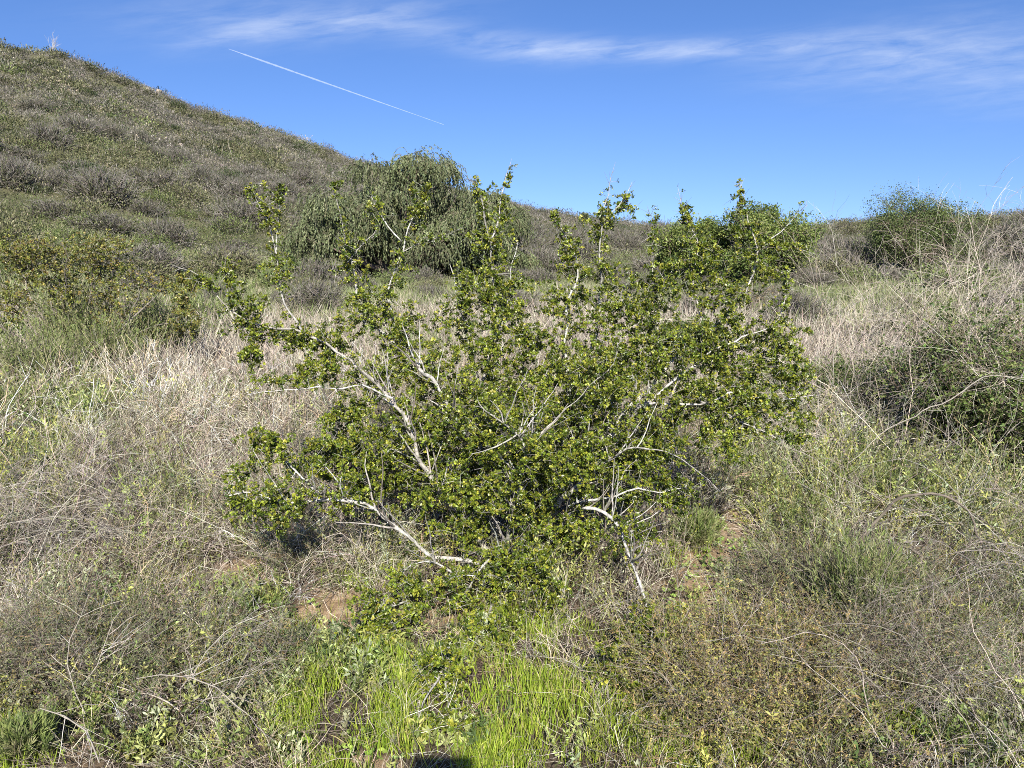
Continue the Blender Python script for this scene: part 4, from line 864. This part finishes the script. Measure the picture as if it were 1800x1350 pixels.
DRYPAL = [(.48, .42, .33), (.34, .29, .23), (.66, .59, .47), (.19, .155, .12), (.46, .36, .23), (.075, .058, .04)]  # darkest tones paint the shadowed gaps between stems
DRYW = [5, 4, 3.4, 4, 1.4, 5.5]

# dry stems and twigs in tufts, near
A1, A2 = Acc(), Acc()
x, y, z, r, px, py = where(15500, 1.45, 8.5)
gw = soft(px, py, GRASS, x, y); bw = ell(px, py, BARE); ww = soft(px, py, WEED, x, y)
in_sh = ell(px, py, [(900, 960, 260, 80)])
keep_p = (1 - .66 * gw) * (1 - .96 * np.clip(bw * 4, 0, 1)) * (1 - .45 * ww) * (1 - .75 * in_sh)
clump = np.clip(.66 + 1.6 * fbm(x, y, .42, 2), .03, 1)
k = rng.random(len(x)) < keep_p * clump
x, y, z, r, px, py, ww = [q[k] for q in (x, y, z, r, px, py, ww)]
nc = len(x); m_ = rng.integers(4, 13, nc); ci = np.repeat(np.arange(nc), m_); n = len(ci)
tcol = mixcol(DRYPAL, nc, .22, DRYW) * (1 + .3 * fbm(x + 5, y + 3, 1.3, 2)[:, None]) * np.where((px < 560) & (py < 850), 1.22, 1.0)[:, None]
gs = rng.random(nc) < .08 + .2 * ww; tcol[gs] = mixcol([(.27, .29, .12), (.19, .23, .08), (.33, .33, .16)], gs.sum())
th = hmask(py, px) * uni(.45, 1.2, nc) * np.clip(1 + .5 * fbm(x, y, .7, 2), .4, 1.5)
off = rng.normal(size=(n, 2)) * (.018 + .03 * rng.random(nc)[ci][:, None])
lean = np.stack([fbm(x, y, .6, 1), fbm(x + 30, y, .6, 1), np.zeros(nc)], 1) * 1.1 + rng.normal(size=(nc, 3)) * [.35, .35, 0]
d = lean[ci] + np.concatenate([off * 9, np.zeros((n, 1))], 1) + rdir(n) * .25 + [0, 0, 1]
sx_ = x[ci] + off[:, 0]; sy_ = y[ci] + off[:, 1]
st = np.stack([sx_, sy_, H(sx_, sy_) - .01], 1)
q = strands(st, d, th[ci] * uni(.5, 1.1, n), 6, uni(-.1, 1.3, n), .2)
cl = np.clip(tcol[ci] * uni(.7, 1.3, (n, 1)), .01, .8)
rw = np.maximum(.0012, r[ci] * .00031)
tubes(A1, q, taper(rw * uni(.6, 1.6, n), .45, n, 6), cl, 3)
p, tg, ix = along(q, 3, .3, .95)
q2 = strands(p, side(tg, .4), uni(.03, .15, len(p)), 4, .2, .2)
tubes(A1, q2, taper(rw[ix] * .62, .6, len(p), 4), cl[ix] * uni(.75, 1.2, (len(ix), 1)), 2)
tag(A1.build('dry_brush', M_DRY), 'tangle of dry grey-tan grass stems and twigs covering the slope', 'dry grass', kind='stuff')

# litter and low twigs lying on the soil
x, y, z, r, px, py = where(30000, 1.4, 7.0)
k = rng.random(len(x)) < (1 - .85 * np.clip(ell(px, py, BARE) * 3, 0, 1)) * .95 * (1 - .6 * soft(px, py, GRASS, x, y)); x, y, z, r = [q[k] for q in (x, y, z, r)]; n = len(x)
d = rdir(n) * [1, 1, .25] + [0, 0, .12]; q = strands(np.stack([x, y, z + uni(.0, .05, n)], 1), d, uni(.04, .22, n), 4, .5, .25)
tubes(A2, q, taper(np.maximum(.0008, r * .00020), .5, n, 4), mixcol([(.40, .34, .28), (.28, .23, .18), (.5, .45, .38), (.18, .14, .1)], n), 3)
tag(A2.build('twig_litter', M_DRY), 'fallen twigs and dry litter lying on the brown soil', 'litter', kind='stuff')

# fresh green grass
A3 = Acc(); x, y, z, r, px, py = where(230000, 1.4, 3.9, .72)
gw = soft(px, py, GRASS, x, y, 1.2) ** 1.4; bw = ell(px, py, BARE)
k = rng.random(len(x)) < np.clip(gw, 0.02, 1) * (1 - .9 * np.clip(bw * 4, 0, 1)) * np.clip(.5 + 1.6 * fbm(x, y, .17, 2), .04, 1); x, y, z, r, px, py = [q[k] for q in (x, y, z, r, px, py)]; n = len(x)
hh = uni(.03, .085, n) * np.clip(1 + .7 * fbm(x, y, .3, 2), .45, 1.7)
q = strands(np.stack([x, y, z - .004], 1), rdir(n) * [.3, .3, .1] + [0, 0, 1], hh, 4, uni(0, .5, n), .08)
cl = mixcol([(.27, .37, .035), (.34, .43, .05), (.19, .28, .03), (.42, .46, .09), (.48, .43, .2)], n, .12, [5, 5, 4, 2.5, 1.6])
tubes(A3, q, uni(.0010, .0021, n)[:, None] * np.array([[.8, 1, .75, .12]]), cl, 2)
tag(A3.build('green_grass', M_GRASS), 'fresh bright green grass in front of the shrub', 'grass', kind='stuff')

# leafy green weeds, plant by plant
A4 = Acc(); x, y, z, r, px, py = where(15500, 1.45, 8.5)
ww = soft(px, py, WEED, x, y, .5); base_w = np.where(py > 560, .16, .08) * np.where(px > 1250, 1.7, 1); bw = ell(px, py, BARE)
k = rng.random(len(x)) < np.clip(ww * .95, base_w, 1) * np.clip(.7 + 1.4 * fbm(x + 9, y, .4, 2), .05, 1) * (1 - .85 * np.clip(bw * 3, 0, 1)); x, y, z, r, px, py = [q[k] for q in (x, y, z, r, px, py)]
nc = len(x); m_ = rng.integers(3, 10, nc); ci = np.repeat(np.arange(nc), m_); n = len(ci)
tc_ = mixcol([(.22, .26, .07), (.31, .34, .12), (.13, .17, .045), (.36, .37, .10), (.28, .31, .18), (.08, .12, .035)], nc, .22)
off = rng.normal(size=(n, 2)) * .022; sx_ = x[ci] + off[:, 0]; sy_ = y[ci] + off[:, 1]
th = np.minimum(hmask(py, px) * .85, .36) * uni(.45, 1.3, nc); big = uni(.7, 1.6, nc)
q = strands(np.stack([sx_, sy_, H(sx_, sy_)], 1), np.concatenate([off * 12, np.zeros((n, 1))], 1) + rng.normal(size=(nc, 3))[ci] * [.2, .2, 0] + rdir(n) * .2 + [0, 0, 1], th[ci] * uni(.6, 1.1, n), 5, uni(0, .5, n), .1)
cl = tc_[ci] * uni(.85, 1.15, (n, 1))
tubes(A4, q, taper(np.maximum(.0010, r[ci] * .00026), .5, n, 5), cl * [1.1, 1.0, .9], 3)
p, tg, ix = along(q, 17, .1, 1.04)
sz = uni(.009, .022, len(p)) * np.maximum(1, r[ci][ix] / 4) * big[ci][ix]
leaves(A4, p, nrm(tg * .6 + rdir(len(p)) * .8 + [0, 0, .2]), sz, sz * uni(.12, .22, len(p)), cl[ix] * uni(.8, 1.25, (len(ix), 1)), .2, .5)
tag(A4.build('weeds', M_SOFT), 'pale green leafy weeds growing among the dry stems', 'weeds', kind='stuff')
# broad bright seedlings by the bare path
A6 = Acc(); x, y, z, r, px, py = where(9000, 1.6, 4.2)
k = rng.random(len(x)) < ell(px, py, [(1290, 1010, 110, 130), (1220, 1080, 110, 60), (700, 1180, 90, 40), (640, 1330, 200, 50)]) * .7 + .04; x, y, z, r = [q[k] for q in (x, y, z, r)]; n = len(x)
ix = np.repeat(np.arange(n), 6); c0 = np.stack([x, y, z + uni(.005, .04, n)], 1)[ix]; d = rdir(len(ix)) * [1, 1, .3] + [0, 0, .35]
sz = uni(.010, .026, len(ix)); leaves(A6, c0, d, sz, sz * .28, mixcol([(.24, .33, .07), (.18, .27, .05), (.3, .36, .12)], n)[ix], .2, .6)
tag(A6.build('seedlings', M_SOFT), 'low bright green seedlings scattered on the bare soil', 'seedlings', kind='stuff')

# middle distance: dry grass merging to grey-green scrub
A5 = Acc(); x, y, z, r, px, py = where(24000, 7.0, 38.0, .74, .60)
nt_ = 9; cx = np.repeat(np.arange(len(x)), nt_); n = len(cx)
r = r[cx]; xx = x[cx] + rng.normal(size=n) * .10 * (1 + r / 14); yy2 = y[cx] + rng.normal(size=n) * .10 * (1 + r / 14); zz = H(xx, yy2)
tuft = uni(.5, 1.25, len(x))[cx]; hh = uni(.4, 1., n) * tuft * np.interp(r, [7, 14, 25, 46], [.62, .56, .42, .36])
q = strands(np.stack([xx, yy2, zz - .02], 1), rdir(n) * [.5, .5, .15] + [0, 0, 1], hh, 4, uni(0, .7, n), .14)
far = np.clip((r - 13) / 12, 0, 1) + .9 * fbm(x, y, 3.5, 2)[cx] + .25 * rng.normal(size=len(x))[cx]
sel = far > .45
cl = mixcol([(.39, .345, .27), (.31, .27, .215), (.46, .41, .315), (.18, .15, .115)], n, .18)
cg = mixcol([(.17, .20, .08), (.22, .24, .11), (.12, .155, .05), (.27, .25, .16)], len(x), .12)[cx] * uni(.8, 1.2, (n, 1))
cl[sel] = cg[sel]
tubes(A5, q, np.maximum(.0016, r * .00042)[:, None] * uni(.6, 1.3, (n, 1)) * np.array([[1, .9, .7, .3]]), cl, 2)
tag(A5.build('field_grass', M_DRY), 'dry brownish grass fading to grey-green scrub across the flat field', 'dry grass', kind='stuff')

# ------------------------------------------------------------------ low bushes across the field
rng = np.random.default_rng(31)
x, y, r, a = polar(120, -.72, .72, 12, 34, .62); fm = {}
k = np.ones(len(x), bool)
for i_ in range(len(x)):
    key = ['grey', 'olive', 'green'][int(rng.choice(3, p=[.45, .4, .15]))]
    kk = (key, int(rng.integers(0, 2)))
    if kk not in fm: o = protos[kk[0]][kk[1]].build('field_bush', M_SOFT); fm[kk] = o
    else: o = fm[kk].copy(); COL.objects.link(o)
    s_ = uni(.4, .85); o.location = (x[i_], y[i_], float(H(x[i_], y[i_])) - .05); o.scale = (s_, s_, s_ * 1.1); o.rotation_euler = (0, 0, uni(0, 6.28))
    tag(o, {'grey': 'low grey twiggy bush in the flat field', 'olive': 'low olive-coloured bush in the flat field', 'green': 'low green bush in the flat field'}[key], 'bush', 'low bushes in the field')

# ------------------------------------------------------------------ the photographer, whose shadow falls on the grass
def skin_mesh(name, verts, edges, mat, parent=None, sub=2, root=0):
    me = bpy.data.meshes.new(name); me.from_pydata([v_[:3] for v_ in verts], edges, []); o = bpy.data.objects.new(name, me); COL.objects.link(o)
    md = o.modifiers.new('skin', 'SKIN'); sv = me.skin_vertices[0].data if me.skin_vertices else None
    if sv is None:
        o.data.update(); sv = me.skin_vertices[0].data
    for i_, v_ in enumerate(verts): sv[i_].radius = (v_[3], v_[4] if len(v_) > 4 else v_[3]); sv[i_].use_root = (i_ == root)
    o.modifiers.new('sub', 'SUBSURF').levels = sub; o.modifiers['sub'].render_levels = sub
    me.materials.append(mat)
    if parent is not None: o.parent = parent; o.matrix_parent_inverse = Matrix.Translation(-parent.location)
    return o
def plain(name, col, rough=.7):
    m = bpy.data.materials.new(name); m.use_nodes = True; t = m.node_tree; b_ = t.nodes['Principled BSDF']; b_.inputs['Roughness'].default_value = rough
    nz = t.nodes.new('ShaderNodeTexNoise'); nz.inputs['Scale'].default_value = 40; r_ = t.nodes.new('ShaderNodeValToRGB'); t.links.new(nz.outputs['Fac'], r_.inputs[0]); t.links.new(r_.outputs[0], b_.inputs['Base Color'])
    r_.color_ramp.elements[0].color = (*[q * .85 for q in col], 1); r_.color_ramp.elements[1].color = (*[min(1, q * 1.15) for q in col], 1)
    return m
M_SKIN, M_SHIRT, M_JEAN, M_HAIR, M_PHONE = plain('skin', (.5, .32, .24), .5), plain('shirt', (.12, .16, .22)), plain('trousers', (.16, .14, .1)), plain('hair', (.05, .035, .025)), plain('phone_shell', (.02, .02, .022), .3)
gx, gy = -.03, -.52; gz = float(H(gx, gy))
man = empty('person', (gx, gy, gz)); tag(man, 'person in dark shirt holding up a phone, casting the shadow on the grass', 'person')
V = [(gx, gy, .95 + gz, .15, .11), (gx, gy, 1.15, .14, .10), (gx, gy, 1.34, .17, .11), (gx, gy + .01, 1.46, .075), (gx, gy + .03, 1.54, .058), (gx, gy + .045, 1.62, .085), (gx, gy + .04, 1.70, .075),
     (gx - .19, gy, 1.40, .06), (gx - .24, gy + .13, 1.20, .045), (gx - .14, gy + .38, 1.46, .032), (gx - .115, gy + .44, 1.55, .028),
     (gx + .19, gy, 1.40, .06), (gx + .24, gy + .13, 1.20, .045), (gx + .14, gy + .38, 1.46, .032), (gx + .125, gy + .44, 1.55, .028),
     (gx - .10, gy, .88, .095), (gx - .12, gy + .03, .48, .062), (gx - .13, gy - .01, .09, .042), (gx - .13, gy + .15, .04, .035),
     (gx + .10, gy, .88, .095), (gx + .12, gy + .03, .48, .062), (gx + .13, gy - .01, .09, .042), (gx + .13, gy + .15, .04, .035)]
E = [(0, 1), (1, 2), (2, 3), (3, 4), (4, 5), (5, 6), (2, 7), (7, 8), (8, 9), (9, 10), (2, 11), (11, 12), (12, 13), (13, 14), (0, 15), (15, 16), (16, 17), (17, 18), (0, 19), (19, 20), (20, 21), (21, 22)]
skin_mesh('body', V, E, M_SKIN, man)
tv = [(v_[0], v_[1], v_[2], v_[3] + .014, (v_[4] if len(v_) > 4 else v_[3]) + .014) for v_ in V]
skin_mesh('shirt', [tv[i_] for i_ in (0, 1, 2, 7, 8, 11, 12)], [(0, 1), (1, 2), (2, 3), (3, 4), (2, 5), (5, 6)], M_SHIRT, man)
skin_mesh('trousers', [tv[i_] for i_ in (0, 15, 16, 17, 19, 20, 21)], [(0, 1), (1, 2), (2, 3), (0, 4), (4, 5), (5, 6)], M_JEAN, man)
skin_mesh('hair', [(gx, gy + .0, 1.66, .085), (gx, gy + .02, 1.725, .082), (gx, gy + .07, 1.74, .06)], [(0, 1), (1, 2)], M_HAIR, man)
hx = []
for sx_ in (-1, 1):       # hands closed on the two ends of the phone: palm, four fingers, thumb
    vs, es = [(gx + sx_ * .085, -.085, 1.545, .022, .016), (gx + sx_ * .075, -.062, 1.59, .02, .013)], [(0, 1)]
    for f_ in range(4):
        i0 = len(vs); zz_ = 1.625 - f_ * .021; ln_ = (.062, .07, .066, .052)[f_]
        vs += [(gx + sx_ * .08, -.045, zz_, .009), (gx + sx_ * (.098 - ln_ * .35), -.0, zz_ + .004, .0085) if False else (gx + sx_ * .086, -.033, zz_ + .002, .008), (gx + sx_ * (.079 - ln_ * .1), -.020, zz_ + .003, .0072)]
        es += [(1, i0), (i0, i0 + 1), (i0 + 1, i0 + 2)]
    i0 = len(vs); vs += [(gx + sx_ * .062, -.068, 1.60, .0105), (gx + sx_ * .05, -.045, 1.62, .009)]; es += [(1, i0), (i0, i0 + 1)]
    skin_mesh('hand', vs, es, M_SKIN, man)
import bmesh
bm = bmesh.new(); bmesh.ops.create_cube(bm, size=1); bmesh.ops.scale(bm, vec=(.147, .008, .071), verts=bm.verts); bmesh.ops.bevel(bm, geom=bm.edges[:], offset=.003, segments=3, affect='EDGES')
me = bpy.data.meshes.new('phone'); bm.to_mesh(me); bm.free(); ph = bpy.data.objects.new('phone', me); COL.objects.link(ph); me.materials.append(M_PHONE); ph.location = (gx, -.028, 1.603)
tag(ph, 'dark phone held up sideways in both hands of the person', 'phone')
